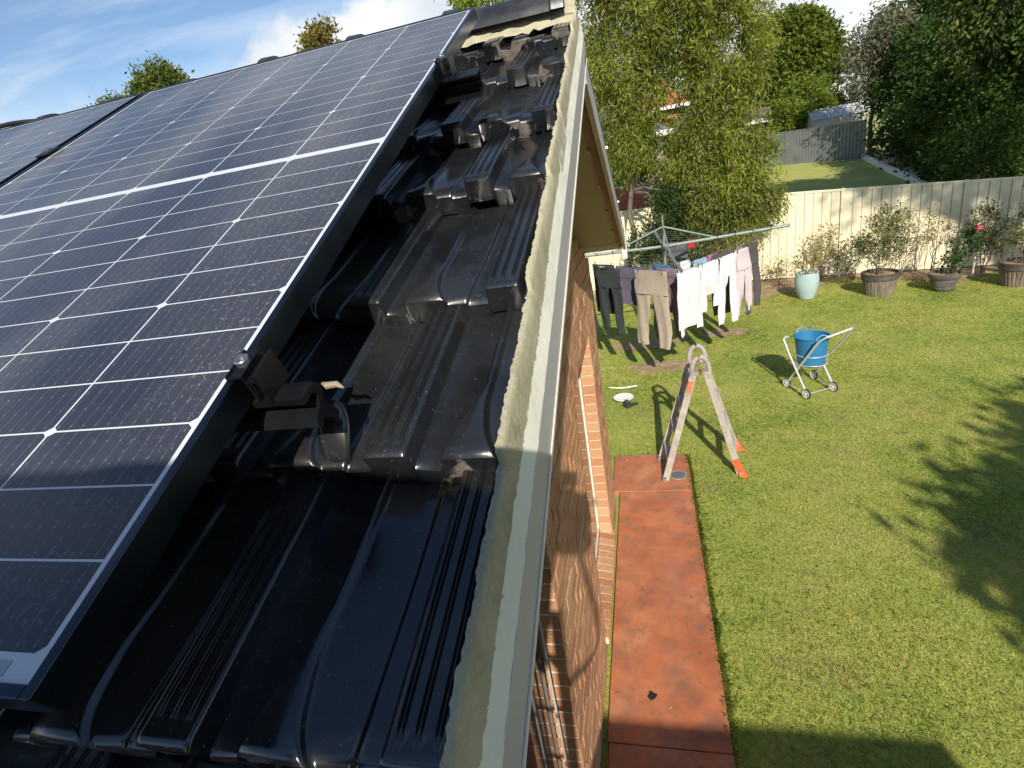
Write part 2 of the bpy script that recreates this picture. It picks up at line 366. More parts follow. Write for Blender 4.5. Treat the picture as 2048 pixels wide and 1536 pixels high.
# ------------------------------------------------------------------ ground, path
def gz(x, y):
    return float(np.interp(y, [14.3, 15.5, 25, 35, 46, 80], [0, .06, .6, 1.0, 1.25, 1.3]))
ys = [-400, -60, -10, 0, 6, 13.5, 14.3, 15.5, 18, 21, 25, 30, 35, 40, 46, 80, 900]; xs = [-900, -60, -10, 0, 5, 10, 20, 60, 900]
mb = MB(); vs = [(x, y, gz(x, y)-.004) for y in ys for x in xs]; nx = len(xs)
mb.add(vs, [(j*nx+i, j*nx+i+1, (j+1)*nx+i+1, (j+1)*nx+i) for j in range(len(ys)-1) for i in range(nx-1)])
for k, f in enumerate(mb.f):
    if mb.v[f[0]][1] >= 14.3: mb.mi[k] = 1
tag(mb.build('ground', [M['ground'], M['far_lawn']]), kind='structure')
# fence line on the plan
def fy(x): return 13.909-.2255*(x-3.244)
mb = MB(); top = []
for i in range(61):
    x = -3+i*.25; top.append((x, fy(x)+.05, .004)); 
lowp = []
for i in range(61):
    x = -3+i*.25; lowp.append((x, fy(x)-(1.15 if x < 4 else .85)-.25*math.sin(x*2.3)-.16*math.sin(x*5.1+1)-(.7 if 1.2 < x < 3.4 else 0)*math.sin((x-1.2)/2.2*math.pi), .004))
vs = top+lowp; mb.add(vs, [(61+i, 61+i+1, i+1, i) for i in range(60)])
tag(mb.build('garden_bed', M['soil']), kind='structure')
mb = MB()
for (cx, cy, rx, ry) in ((.55, 8.7, .55, .28), (.3, 9.9, .7, .3), (6.3, 9.1, .42, .35), (1.75, 10.2, .45, .25)):
    k = 26; ring = [(cx+rx*math.cos(t)*(1+.22*math.sin(3*t+cx)), cy+ry*math.sin(t)*(1+.25*math.sin(5*t)), .004) for t in [2*math.pi*i/k for i in range(k)]]
    mb.add(ring, [tuple(range(k))])
SOILP = [(.55, 8.7, .55, .28), (.3, 9.9, .7, .3), (6.3, 9.1, .42, .35), (1.75, 10.2, .45, .25)]
tag(mb.build('bare_ground', M['soil']), kind='structure')

path = bpy.data.objects.new('path', None); link(path); tag(path, 'red painted concrete path along the brick wall', kind='structure')
def slab(pts, z0=-.05, z1=.035):
    b_ = MB(); k = len(pts); b_.add([(x, y, z0) for x, y in pts]+[(x, y, z1) for x, y in pts], [tuple(range(k))[::-1], tuple(range(k, 2*k))]+[(i, (i+1) % k, k+(i+1) % k, k+i) for i in range(k)])
    ob = b_.build('slab', M['slab'], path); bv = ob.modifiers.new('b', 'BEVEL'); bv.width = .006; bv.segments = 2; bv.limit_method = 'ANGLE'
    return ob
XL, XR = -.035, .715
slab([(XL, 4.96), (XR+.005, 4.955), (XR+.015, 5.30)]+[(XR-.13+.14*math.cos(t), 5.60+.14*math.sin(t)) for t in [0, .4, .8, 1.2, 1.57]]+[(XL-.06, 5.72), (XL-.06, 4.96)])
slab([(XL+.02, 2.182), (XR, 2.177), (XR+.005, 4.951), (XL+.02, 4.956)])
slab([(XL+.03, -.9), (XR, -.9), (XR, 2.17), (XL+.03, 2.175)])
slab([(XL+.03, -4.), (XR, -4.), (XR, -.915), (XL+.03, -.915)])
# dark bitumen blob on the path
mb = MB(); vs = []
for i in range(14):
    t = 2*math.pi*i/14; vs.append((.262+.028*math.cos(t)*(1+.25*math.sin(4*t)), 2.52+.03*math.sin(t)*(1+.3*math.cos(3*t)), .0395))
mb.add(vs, [tuple(range(14))]); mb.add([(x+.001, y, .0365) for x, y, z in vs], [tuple(range(14))])
tag(mb.build('tar_spot', pm('tar', (.02, .02, .022), None, rough=.5), loc=(.262, 2.52, .0375)), 'small black tar spot on the red concrete path', 'stain')
mb = MB(); mb.lathe([(.092, .036), (.092, .042), (.078, .0425), (.077, .040), (.001, .040)], (.602, 5.25, 0), 28)
dr = mb.build('drain_cover', pm('galvanised_ring', (.45, .42, .36), (.3, .28, .24), 40, .6, metal=.3), loc=(.602, 5.25, .036)); tag(dr, 'round grey drain cover set in the path by the ladder foot', 'drain cover')
mb = MB(); mb.lathe([(.074, .0405), (.074, .044), (.001, .044)], (.602, 5.25, 0), 24); mb.build('lid', pm('grey_lid', (.10, .11, .13), (.15, .16, .18), 60, .7, bmp=.3), dr)

# ------------------------------------------------------------------ roof frame
AL = .4171; Z0 = 3.1171
SV = np.array([0, math.cos(AL), math.sin(AL)]); NV = np.array([0, -math.sin(AL), math.cos(AL)])
def rf(x, s, n_): return Vector((x, 0, Z0)) + Vector(SV)*s + Vector(NV)*n_
NT = -.145                                    # top of the tile noses, measured from the panel glass
RS = 2.16                                     # slope length to the ridge line
ridge = rf(0, RS, NT-.02); RY, RZ = ridge.y, ridge.z
AF = R(20.8)                                  # the far slope
house = empty('brick_house', (0, 0, 0), 'orange brick house with black glazed tile roof, gable end and mauve barge boards', 'house')
roofp = bpy.data.objects.new('roof', None); link(roofp, house)

TW = .2285
def tile_mesh(u0, u1, seed, tail=.385):
    """one interlocking tile: ribs, pan, hump, pan; nose at v = 0, head at v = tail. The columns follow the creases."""
    vs_ = [q for q in [0, .0015, .004, .008, .013, .020, .030, .042, .055, .07, .09, .11, .14, .18, .24, .31] if q < tail-.005]+[tail]
    def sm(a, b_, x):
        t = min(1, max(0, (x-a)/(b_-a))); return t*t*(3-2*t)
    def feats(v):
        rc = .014*max(0, 1-v/.042)**2
        a = .098+.024*sm(0, .15, v)-rc*.4; b_ = .148-.016*sm(0, .11, v)+rc; g = .200-rc*.3
        F_ = [0, .0012, .0030]
        for q in (.0085, .0125, .024, .028, .041, .045): F_ += [q-.0016, q, q+.0016]
        F_ += [.0505, .0525, .0540, .0560, .0580, .0600]
        for c_, w_ in ((a, .0042), (b_, .0042), (g, .0028)): F_ += [c_-w_-.0015, c_-w_*.6, c_-w_*.2, c_+w_*.2, c_+w_*.6, c_+w_+.0015]
        F_ += [.2175, TW+.003]; return F_, a, b_, g
    def h(u, v, a, b_, g, nose=False):
        if u <= .0526:
            z = .029-.0014*(1-sm(0, .003, u))-.0010*sm(.0505, .0525, u)
            if not nose:
                for q in (.0085, .0125, .024, .028, .041, .045):
                    if abs(u-q) < 1e-5: z -= .0034*sm(.016, .028, v)
            return z
        z = .003+.025*(1-sm(.0525, .0582, u)); top = .022-.011*sm(.02, .17, v)
        z += sm(a-.0045, a+.0045, u)*top-sm(b_-.0045, b_+.0045, u)*(.012-.004*sm(.02, .16, v))
        z -= sm(g-.003, g+.003, u)*(.006-.001*sm(0, .1, v)); return z
    B = MB(); nu = len(feats(0)[0]); X = []
    for v in vs_:
        F_, a, b_, g = feats(v)
        for u in F_:
            u = max(u0, min(u, u1)); rnd = (1-min(1, v/.009))**2*.005+sm(.058, .066, u)*(1-min(1, v/.030))**2*.005
            B.v.append((u, v, h(u, v, a, b_, g)-.029-rnd-.125*v))
    for j in range(len(vs_)-1):
        for i in range(nu-1): B.f.append((j*nu+i, j*nu+i+1, (j+1)*nu+i+1, (j+1)*nu+i)); B.mi.append(0)
    k = len(B.v); F_, a, b_, g = feats(0)
    us = [max(u0, min(u, u1)) for u in F_]
    for u in us: B.v.append((u, .0010, h(u, 0, a, b_, g, True)-.029-.013))
    for u in us: B.v.append((u, .0018, h(u, 0, a, b_, g, True)-.029-.036))
    for u in us: B.v.append((u, .0060, h(u, 0, a, b_, g, True)*.85-.029-.050))
    for u in us: B.v.append((u, tail, h(u, tail, a, b_, g, True)*.5-.125*tail-.042))
    for i in range(nu-1):
        B.f.append((k+i, k+i+1, i+1, i)); B.mi.append(0)
        for q in range(3): B.f.append((k+(q+1)*nu+i, k+(q+1)*nu+i+1, k+q*nu+i+1, k+q*nu+i)); B.mi.append(0)
    e = [j*nu for j in range(len(vs_))]; B.f.append(tuple([k, k+nu, k+2*nu, k+3*nu]+e[::-1])); B.mi.append(0)
    e2 = [j*nu+nu-1 for j in range(len(vs_))]; B.f.append(tuple([k+3*nu+nu-1, k+2*nu+nu-1, k+nu+nu-1, k+nu-1]+e2)); B.mi.append(0)
    me = B.mesh('roof_tile', M['tile'], (0, 0, 0), True, 48)
    at = me.attributes.new('nose', 'FLOAT', 'POINT'); vals = [0.]*len(me.vertices)
    for i in range(nu): vals[i] = .7; vals[nu+i] = .5; vals[k+i] = 1.; vals[k+nu+i] = 1.; vals[k+2*nu+i] = 1.
    at.data.foreach_set('value', vals); return me
full = tile_mesh(0, TW, 1); full_top = tile_mesh(0, TW, 1, .14)
VX = .2595                                      # verge edge of the tiles
noses = [-.64, -.325, -.012, .285, .600, .975, 1.290, 1.640, 1.945]
NN = [NT, NT, NT, NT, NT, NT, NT, NT, NT]
cuts = {}
offs = [.207, .093, .207, .093, .190, .085, .195, .085, .195]
tile_rot = (AL, 0, 0)
for ci, (s0, ox) in enumerate(zip(noses, offs)):
    nxt = noses[ci+1] if ci+1 < len(noses) else RS
    k = 0
    while True:
        x0 = ox-TW*k
        if x0 < -1.15: break
        if x0 < VX:
            if x0+TW > VX+.004:
                key = (round(VX-x0, 3), s0 > 1.9)
                if key not in cuts: cuts[key] = tile_mesh(0, key[0], 2, .14 if key[1] else .385)
                me = cuts[key]
            else: me = full_top if s0 > 1.9 else full
            jn = random.uniform(-.004, .004); jr = random.uniform(-.012, .012)
            inst('roof_tile', me, roofp, rf(x0, s0+jn, NT+random.uniform(-.003, .003)), (AL+random.uniform(-.008, .008), random.uniform(-.006, .006), jr*.5))
        k += 1
# far slope tiles along its verge, noses facing the far eave
for c_ in range(8):
    for k in range(3):
        sd = .10+c_*.31                        # distance down the far slope to the nose
        y = RY+math.cos(AF)*(sd+.22); z = RZ-math.sin(AF)*(sd+.22)
        inst('roof_tile', full, roofp, (VX-TW*k, y, z+.01), (AF, 0, math.pi))
# underlay under both slopes so nothing shows through
mb = MB()
def slopebox(mb, x0, x1, s0, s1, n0, n1, mi=0):
    P = [rf(x, s, n_) for n_ in (n0, n1) for s in (s0, s1) for x in (x0, x1)]
    mb.add(P, [(0, 2, 3, 1), (4, 5, 7, 6), (0, 1, 5, 4), (1, 3, 7, 5), (3, 2, 6, 7), (2, 0, 4, 6)], mi)
slopebox(mb, -8, .20, -.62, RS-.01, NT-.13, NT-.085)
def far(x, d, n_): return Vector((x, RY+math.cos(AF)*d+math.sin(AF)*n_, RZ-math.sin(AF)*d+math.cos(AF)*n_))
P = [far(x, d, n_) for n_ in (-.12, -.07) for d in (0., 2.82) for x in (-8, .20)]
mb.add(P, [(0, 2, 3, 1), (4, 5, 7, 6), (0, 1, 5, 4), (1, 3, 7, 5), (3, 2, 6, 7), (2, 0, 4, 6)])
mb.build('underlay', pm('dark_underlay', (.012, .012, .013), None, rough=.9), roofp)
# ridge caps
def cap_mesh():
    B = MB(); n_ = 14; L_ = .40
    prof = [(0, .108), (.004, .116), (.045, .118), (.052, .104), (.2, .098), (L_, .092)]
    vs = []
    for (x, r_) in prof:
        for k in range(n_+1):
            t = math.pi*(k/n_)*1.0; vs.append((-x, r_*math.cos(t)*1.02, r_*math.sin(t)*.80-.01))
    for j in range(len(prof)-1):
        for k in range(n_): B.f.append((j*(n_+1)+k, j*(n_+1)+k+1, (j+1)*(n_+1)+k+1, (j+1)*(n_+1)+k)); B.mi.append(0)
    B.v = vs; k0 = len(B.v)
    for k in range(n_+1): t = math.pi*k/n_; B.v.append((-.001, .094*math.cos(t), .094*math.sin(t)*.8-.01))
    for k in range(n_): B.f.append((k0+k, k0+k+1, k+1, k)); B.mi.append(0)
    for k in range(n_+1): t = math.pi*k/n_; B.v.append((-.2, .090*math.cos(t), .090*math.sin(t)*.8-.01))
    for k in range(n_): B.f.append((k0+n_+1+k, k0+n_+1+k+1, k0+k+1, k0+k)); B.mi.append(0)
    return B.mesh('ridge_cap', M['ridge'], (0, 0, 0), True, 40)
M['ridge'] = pm('faded_black_ridge_glaze', (.02, .022, .027), (.10, .09, .085), 6, .30, bmp=.06, bscale=40, stops=(.45, .75))
cm = cap_mesh()
for k in range(16):
    inst('ridge_cap', cm, roofp, (.235-.375*k, RY+random.uniform(-.006, .006), RZ+.012+random.uniform(-.004, .004)), (random.uniform(-.04, .04), random.uniform(-.012, .012), random.uniform(-.015, .015)))
# ridge bedding: lumpy mortar under the caps and over the last course, broken near the gable
def lump(name, fn, nu, nv, mat, parent, amp=.006, th=None):
    B = MB()
    for j in range(nv+1):
        for i in range(nu+1):
            p = fn(i/nu, j/nv); B.v.append((p[0]+rng.normal()*amp*.4, p[1]+rng.normal()*amp*.5, p[2]+rng.normal()*amp))
    for j in range(nv):
        for i in range(nu): a = j*(nu+1)+i; B.f.append((a, a+1, a+nu+2, a+nu+1)); B.mi.append(0)
    return B.build(name, mat, parent, smooth=True, sharp=None)
def ridge_bed(u, v):
    x = .266-u*6; wv = .004*math.sin(x*19)+.007*random.gauss(0, 1); s = RS-.105+v*.105+wv*(1-v)*.35
    n_ = NT-.016+.038*v+.0015*math.sin(x*60)*(1-v)
    return rf(x, s, n_)
lump('ridge_mortar', ridge_bed, 300, 6, M['mortar'], roofp, .0035)
# verge mortar on the near slope: irregular top edge over the tiles, slanting face, pale sheet below it
RAG = [0.]
for k in range(710): RAG.append(RAG[-1]*.72+random.gauss(0, .0009))
def verge(u, v):
    s = -.66+u*(RS+.665); e = RAG[min(int(u*700), 700)]
    ks = [(VX-.0035+e, NT+.001), (VX+.003+e*.4, NT-.002), (VX+.0065, NT-.022), (VX+.0100, NT-.054), (VX+.0105, NT-.058)]
    t = v*(len(ks)-1); i = min(int(t), len(ks)-2); f_ = t-i; a, b_ = ks[i], ks[i+1]
    step = 0.
    for s0 in noses:
        if 0 <= s-s0 < .40: step = max(step, 0)
    d = min([s-s0 for s0 in noses if s >= s0-.001] or [0]); low_ = -.055*min(d, .33)*min(1, d/.03)
    nn_ = a[1]+(b_[1]-a[1])*f_
    return rf(a[0]+(b_[0]-a[0])*f_, s, nn_+(low_*(1-v) if v < .5 else low_*.15))
lump('verge_mortar', verge, 700, 8, M['mortar'], roofp, .00045)
def fib(u, v):
    s = -.66+u*(RS+.665); e = .003*math.sin(s*9)+RAG[min(int(u*700), 700)]*.8; x = VX+.0098+v*.009
    return rf(x, s, NT-.054+e*.6-.036*v)
lump('verge_sheet', fib, 260, 4, M['fibro'], roofp, .0009)
# loose broken flap of verge pointing near the top
mb = MB()
P = [rf(VX-.004, 1.10, NT-.022), rf(VX+.011, 1.07, NT-.060), rf(VX+.011, 1.22, NT-.058), rf(VX-.002, 1.31, NT-.02)]
Q = [p+Vector((.004, 0, .004)) for p in P]
mb.add(P+Q, [(3, 2, 1, 0), (4, 5, 6, 7), (0, 1, 5, 4), (1, 2, 6, 5), (2, 3, 7, 6), (3, 0, 4, 7)]); mb.build('mortar_flake', M['mortar_dark'], roofp)
# barge boards (near slope, far slope), soffits, eave box
BX = .2785
def barge_near():
    B = MB(); slopebox(B, BX-.022, BX, -.72, RS-.015, NT-.168, NT-.090); return B
barge_near().build('barge_board', M['barge'], house, bevel=.002)
B = MB(); slopebox(B, BX+.0005, BX+.0025, -.72, RS-.02, NT-.1685, NT-.160); B.build('barge_bead', M['white_trim'], house)
fb = []
B = MB(); z1 = RZ+NT*0-.155; 
P = [far(x, d, n_) for n_ in (-.235, -.128) for d in (.02, 2.80) for x in (BX-.022, BX)]
B.add(P, [(0, 2, 3, 1), (4, 5, 7, 6), (0, 1, 5, 4), (1, 3, 7, 5), (3, 2, 6, 7), (2, 0, 4, 6)]); B.build('barge_board', M['barge'], house, bevel=.002)
B = MB(); P = [far(x, d, n_) for n_ in (-.127, -.060) for d in (.0, 2.88) for x in (BX-.03, BX-.006)]
B.add(P, [(0, 2, 3, 1), (4, 5, 7, 6), (0, 1, 5, 4), (1, 3, 7, 5), (3, 2, 6, 7), (2, 0, 4, 6)]); B.build('verge_batten', pm('weathered_batten', (.05, .045, .04), (.12, .10, .08), 12, .9), house)
WX = -.052
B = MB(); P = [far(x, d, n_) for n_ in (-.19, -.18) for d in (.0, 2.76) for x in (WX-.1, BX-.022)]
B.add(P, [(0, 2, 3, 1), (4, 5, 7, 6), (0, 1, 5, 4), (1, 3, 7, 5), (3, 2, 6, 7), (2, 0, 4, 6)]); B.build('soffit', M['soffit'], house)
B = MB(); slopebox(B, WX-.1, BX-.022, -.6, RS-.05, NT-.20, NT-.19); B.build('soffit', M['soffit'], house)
# timber verge rafter beside the far soffit with bright nail heads
B = MB(); P = [far(x, d, n_) for n_ in (-.222, -.19) for d in (.05, 2.72) for x in (BX-.050, BX-.0225)]
B.add(P, [(0, 2, 3, 1), (4, 5, 7, 6), (0, 1, 5, 4), (1, 3, 7, 5), (3, 2, 6, 7), (2, 0, 4, 6)]); B.build('verge_rafter', pm('brown_timber', (.25, .15, .10), (.34, .22, .15), 10, .8), house)
for d in (.70, 1.22, 1.74, 2.26, 2.66):
    B = MB(); p = far(BX-.07, d, -.20); B.lathe([(.001, -.012), (.009, -.01), (.012, 0), (.006, .012)], p, 8); B.build('fixing_clip', M['fibro'], house)
for d in (.95, 1.9, 2.55):
    B = MB(); p = far(BX+.002, d, -.10); B.lathe([(.001, -.008), (.007, -.006), (.009, 0), (.004, .008)], p, 8); B.build('fixing_clip', M['fibro'], house)
# boxed eave end and downpipe at the far corner
YE = RY+math.cos(AF)*2.72
B = MB(); zb = 2.83
B.add([(WX-.1, YE-.02, zb-.02), (BX-.03, YE-.02, zb-.02), (BX-.03, YE+.34, zb-.12), (WX-.1, YE+.34, zb-.12), (WX-.1, YE-.02, zb-.19), (BX-.03, YE-.02, zb-.19), (BX-.03, YE+.34, zb-.19), (WX-.1, YE+.34, zb-.19)], [(0, 1, 2, 3), (7, 6, 5, 4), (4, 5, 1, 0), (5, 6, 2, 1), (6, 7, 3, 2), (7, 4, 0, 3)])
B.build('eave_box', M['white_trim'], house)
B = MB(); B.tube([(BX-.03, YE+.38, zb+.02), (BX-.03, YE+.38, zb-.34)], .028, 12); B.build('downpipe', M['white_trim'], house, smooth=True)
# gutter at the near eave
B = MB(); g0 = rf(0, -.68, NT-.10); prof = [(0, .04), (0, -.07), (-.10, -.07), (-.11, .03), (-.105, .03), (-.095, -.064), (-.006, -.064), (-.006, .04)]
vs = []
for x in (-8, .25): vs += [(x, g0.y+a, g0.z+b_) for a, b_ in prof]
k = len(prof); B.add(vs, [(i, (i+1) % k, k+(i+1) % k, k+i) for i in range(k)]+[tuple(range(k)), tuple(range(k, 2*k))[::-1]]); B.build('gutter', M['barge'], house)

# ------------------------------------------------------------------ gable wall, brick by brick
WT = .11; CH = .086; BL = .24
YN, YF = -.33, 4.72
openings = [(-.5, 1.655, .344, 2.236), (2.93, 4.09, .172, 2.064)]     # y0 y1 z0 z1
def ztop(y):
    if y < RY: return rf(0, (y-0)/math.cos(AL), NT-.20).z-.03
    return RZ-.20-math.tan(AF)*(y-RY)-.03
wall = bpy.data.objects.new('gable_wall', None); link(wall, house)
units = []; fill = MB()
nc = 44
for c in range(nc):
    z0 = .0+c*CH; zm = z0+CH*.5
    iv = [(YN, YF)]
    for (a, b_, c0, c1) in openings:
        if c0-.08 < zm < c1+.01:
            nv_ = []
            for (p, q) in iv:
                if b_ <= p or a >= q: nv_.append((p, q)); continue
                if a > p: nv_.append((p, a))
                if b_ < q: nv_.append((b_, q))
            iv = nv_
    for (p, q) in iv:
        # clip under the roof
        ok = [y for y in np.linspace(p, q, 60) if ztop(y) > z0+CH]
        if not ok: continue
        p2, q2 = (p if ztop(p) > z0+CH else min(ok)), (q if ztop(q) > z0+CH else max(ok))
        if q2-p2 < .05: continue
        fill.box((WX-WT+.006, p2+.006, z0), (WX-.007, q2-.006, z0+CH))
        y = q2; first = True
        half = (c % 2 == 0)
        while y > p2+.02:
            L_ = (BL/2 if (first and half) else BL); y1 = y-.004 if not first else y; y0 = max(y-L_+.004, p2); first = False
            if y0-p2 < .05: y0 = p2
            units.append((y0, y1, z0+.005, z0+CH-.005)); y = y-L_
            if y0 == p2: break
fill.build('mortar', M['joint'], wall)
def vis(u):
    c = np.array([WX, (u[0]+u[1])/2, (u[2]+u[3])/2]); 
    if c[1] < .9: return 1e9
    return np.linalg.norm(c-CAMP)
units.sort(key=vis)
def brick_mesh(L_, H_, Dp):
    B = MB(); e = .003
    x0, x1, y0, y1, z0, z1 = -Dp, 0, 0, L_, 0, H_
    B.add([(x0, y0+e, z0+e), (x1-e, y0+e, z0), (x1, y0+e, z0+e), (x1, y0+e, z1-e), (x1-e, y0+e, z1), (x0, y0+e, z1-e),
           (x0, y1-e, z0+e), (x1-e, y1-e, z0), (x1, y1-e, z0+e), (x1, y1-e, z1-e), (x1-e, y1-e, z1), (x0, y1-e, z1-e)],
          [(0, 1, 2, 3, 4, 5), (11, 10, 9, 8, 7, 6)]+[(i, i+6, (i+1) % 6+6, (i+1) % 6) for i in range(6)])
    return B.mesh('brick', M['brick'])
bcache = {}
NPART = 285
mass = MB()
for i, (y0, y1, z0, z1) in enumerate(units):
    off = random.uniform(-.003, .003)
    if i < NPART:
        key = round(y1-y0, 3)
        if key not in bcache: bcache[key] = brick_mesh(y1-y0, z1-z0, WT)
        inst('brick', bcache[key], wall, (WX+off, y0, z0), (0, 0, random.uniform(-.012, .012)))
    else: mass.box((WX-WT, y0, z0), (WX+off, y1, z1))
ms_ = mass.build('brickwork', M['brick_mass'], wall); ms_['kind'] = 'stuff'
# windows
M['brown_frame'] = pm('brown_window_frame', (.13, .11, .095), (.17, .145, .125), 8, .5)
def window(y0, y1, z0, z1, sill):
    wn = bpy.data.objects.new('window', None); link(wn, house)
    f_ = MB(); X0, X1 = WX-WT-.030, WX-WT-.004
    f_.box((X0, y0, z0), (X1, y1, z0+.04)); f_.box((X0, y0, z1-.04), (X1, y1, z1)); f_.box((X0, y1-.008, z0+.04), (X1+.002, y1, z1-.04)); f_.box((X0, y0, z0+.04), (X1, y0+.035, z1-.04)); f_.box((X0, (y0+y1)/2-.02, z0+.04), (X1, (y0+y1)/2+.02, z1-.04))
    f_.build('frame', M['white_trim'] if y0 > 2 else M['brown_frame'], wn)
    g = MB(); g.box((X0+.012, y0+.035, z0+.04), (X0+.018, y1-.035, z1-.04)); g.build('pane', M['pane'], wn)
    s_ = bpy.data.objects.new('window_sill', None); link(s_, house)
    fm = MB(); n_ = int(round((y1-y0+.10)/.086)); ya = y0-.05
    bmesh_ = None
    for k in range(n_):
        a = ya+k*.086
        if a < 1.0 and sill == 'near' and a < -.2: continue
        B = MB(); x0, x1 = WX-WT, WX+.028; zz0, zz1 = z0-.066, z0+.002
        B.add([(x0, a+.005, zz0), (x1, a+.005, zz0-.018), (x1, a+.081, zz0-.018), (x0, a+.081, zz0), (x0, a+.005, zz1), (x1, a+.005, zz1-.03), (x1, a+.081, zz1-.03), (x0, a+.081, zz1)],
              [(3, 2, 1, 0), (4, 5, 6, 7), (0, 1, 5, 4), (1, 2, 6, 5), (2, 3, 7, 6), (3, 0, 4, 7)]); B.build('brick', M['brick'], s_, bevel=.003)
    fm.add([(WX-WT, ya, z0-.07), (WX+.02, ya, z0-.085), (WX+.02, ya+n_*.086, z0-.085), (WX-WT, ya+n_*.086, z0-.07), (WX-WT, ya, z0-.004), (WX+.02, ya, z0-.034), (WX+.02, ya+n_*.086, z0-.034), (WX-WT, ya+n_*.086, z0-.004)],
              [(3, 2, 1, 0), (4, 5, 6, 7), (0, 1, 5, 4), (1, 2, 6, 5), (2, 3, 7, 6), (3, 0, 4, 7)]); fm.build('mortar', M['joint'], s_)
for k, (a, b_, c0, c1) in enumerate(openings): window(a, b_, c0, c1, 'near' if k == 0 else 'far')
# solid core of the house behind the brick skin
B = MB(); core = pm('plain_inner_wall', (.30, .26, .2), None, rough=.9)
B.box((-7.9, YN+.05, 0), (WX-WT-.09, YF-.02, 2.5))
B.add([(-7.9, YN+.05, 2.5), (WX-WT-.012, YN+.05, 2.5), (WX-WT-.012, RY, RZ-.25), (-7.9, RY, RZ-.25), (-7.9, YF-.02, 2.5), (WX-WT-.012, YF-.02, 2.5)], [(0, 1, 2, 3), (3, 2, 5, 4), (0, 3, 4), (1, 5, 2)])
B.build('inner_wall', core, house)
B = MB(); B.box((-8, YF-.01, 0), (WX-WT-.001, YF+.10, 2.5)); B.box((-8, YN-.10, 0), (WX-WT-.001, YN+.03, 2.6)); B.build('side_wall', M['brick_far'], house)
# thin grey conduit standing in the near window reveal
B = MB(); B.tube([(WX-.075, 1.59, 2.7), (WX-.072, 1.592, 1.3), (WX-.068, 1.60, .36)], .006, 8)
ob = B.build('conduit', pm('grey_conduit', (.42, .40, .37), None, rough=.5), house, smooth=True)

# rear wing of the house, behind the camera: it throws the long straight shadow across path and lawn
wing = empty('rear_wing', (-2, -4, 0), 'brick wing of the house behind the photographer with dark tiled hip roof', 'house')
B = MB(); B.box((-8, -9, 0), (2.25, -2.25, 2.45)); B.build('wall', M['brick_far'], wing)
B = MB(); ez, x0, x1, y0, y1 = 2.60, -8.5, 2.70, -9.5, -1.85
B.add([(x0, y0, ez), (x1, y0, ez), (x1, y1, ez), (x0, y1, ez), (x0+3, (y0+y1)/2, ez+1.6), (x1-3.6, (y0+y1)/2, ez+1.6)], [(0, 1, 5, 4), (1, 2, 5), (2, 3, 4, 5), (3, 0, 4), (3, 2, 1, 0)]); B.build('roof', pm('dark_roof', (.03, .03, .035), (.06, .06, .065), 8, .5, bmp=.4), wing)
B = MB(); B.box((x0, y1-.12, ez-.13), (x1, y1, ez-.003)); B.box((x1-.12, y0, ez-.13), (x1, y1-.121, ez-.003)); B.build('gutter', M['barge'], wing)

# ------------------------------------------------------------------ solar panels
PU, PV, GAP = .184, .0700, .016
PW, PL = 1.137, 1.756
def cell_mesh():
    a, h_ = .1812, .0678; c_ = .0068; out_ = {}
    for kind in (0, 1, 2):      # 0 plain, 1 chamfer at the bottom, 2 chamfer at the top
        if kind == 0: P = [(0, 0), (a, 0), (a, h_), (0, h_)]
        elif kind == 1: P = [(c_, 0), (a-c_, 0), (a, c_*.75), (a, h_), (0, h_), (0, c_*.75)]
        else: P = [(0, 0), (a, 0), (a, h_-c_*.75), (a-c_, h_), (c_, h_), (0, h_-c_*.75)]
        B = MB(); k = len(P); B.add([(x, y, .00012) for x, y in P]+[(x, y, 0) for x, y in P], [tuple(range(k))]+[(i, i+k, (i+1) % k+k, (i+1) % k) for i in range(k)])
        out_[kind] = B.mesh('solar_cell', M['cell'])
    return out_
cells = cell_mesh()
def solar_panel(xr, label, vis_cols=6):
    p = empty('solar_panel', rf(xr+.006, .014, 0), label, 'solar panel', 'solar panels mounted side by side on the roof')
    p.rotation_euler = (AL, 0, 0)
    def pb(B, name, mat, par=p, **kw):
        ob = bpy.data.objects.new(name, B.mesh(name, mat)); link(ob, par)
        if kw.get('bevel'): bv = ob.modifiers.new('b', 'BEVEL'); bv.width = kw['bevel']; bv.segments = 2; bv.limit_method = 'ANGLE'
        return ob
    xa, xb, s0, s1 = .0165-PW, .0165, -.028, PL-.044
    B = MB(); f_ = .0095
    B.box((xa, s0, -.031), (xa+f_, s1, .0022)); B.box((xb-f_, s0, -.031), (xb, s1, .0022)); B.box((xa+f_, s0, -.031), (xb-f_, s0+f_, .0022)); B.box((xa+f_, s1-f_, -.031), (xb-f_, s1, .0022))
    pb(B, 'frame', M['frame'], bevel=.0012)
    B = MB(); B.box((xa+f_, s0+f_, -.006), (xb-f_, s1-f_, -.0008)); pb(B, 'backsheet', M['backsheet'])
    B = MB(); B.box((xa+f_+.03, s0+.0135, -.0008), (xb-f_-.03, s0+.0235, -.0001)); pb(B, 'busbar_strip', pm('busbar_strip', (.36, .40, .40), None, rough=.4))
    for u in range(6):
        for v in range(24):
            y = v*PV+(GAP if v >= 12 else 0)
            kind = 1 if v % 3 == 0 else (2 if v % 3 == 2 else 0)
            inst('solar_cell', cells[kind], p, (-PU*(u+1)+.0014, y+.0011, -.0008+.00001))
    return p
sp1 = solar_panel(0, 'dusty solar panel nearest the verge, its bright edge running up the roof')
sp2 = solar_panel(-PW-.026, 'solar panel further along the roof, beyond the black gap at the picture edge')
mount = empty('mounting_rail', rf(-.5, .295, -.06), 'lower black aluminium mounting rail with ragged end under the solar panel', 'rail', 'rails carrying the solar panels')
mount.rotation_euler = (AL, 0, 0)
def loc_box(B, x0, x1, y0, y1, z0, z1): B.box((x0, y0, z0), (x1, y1, z1))
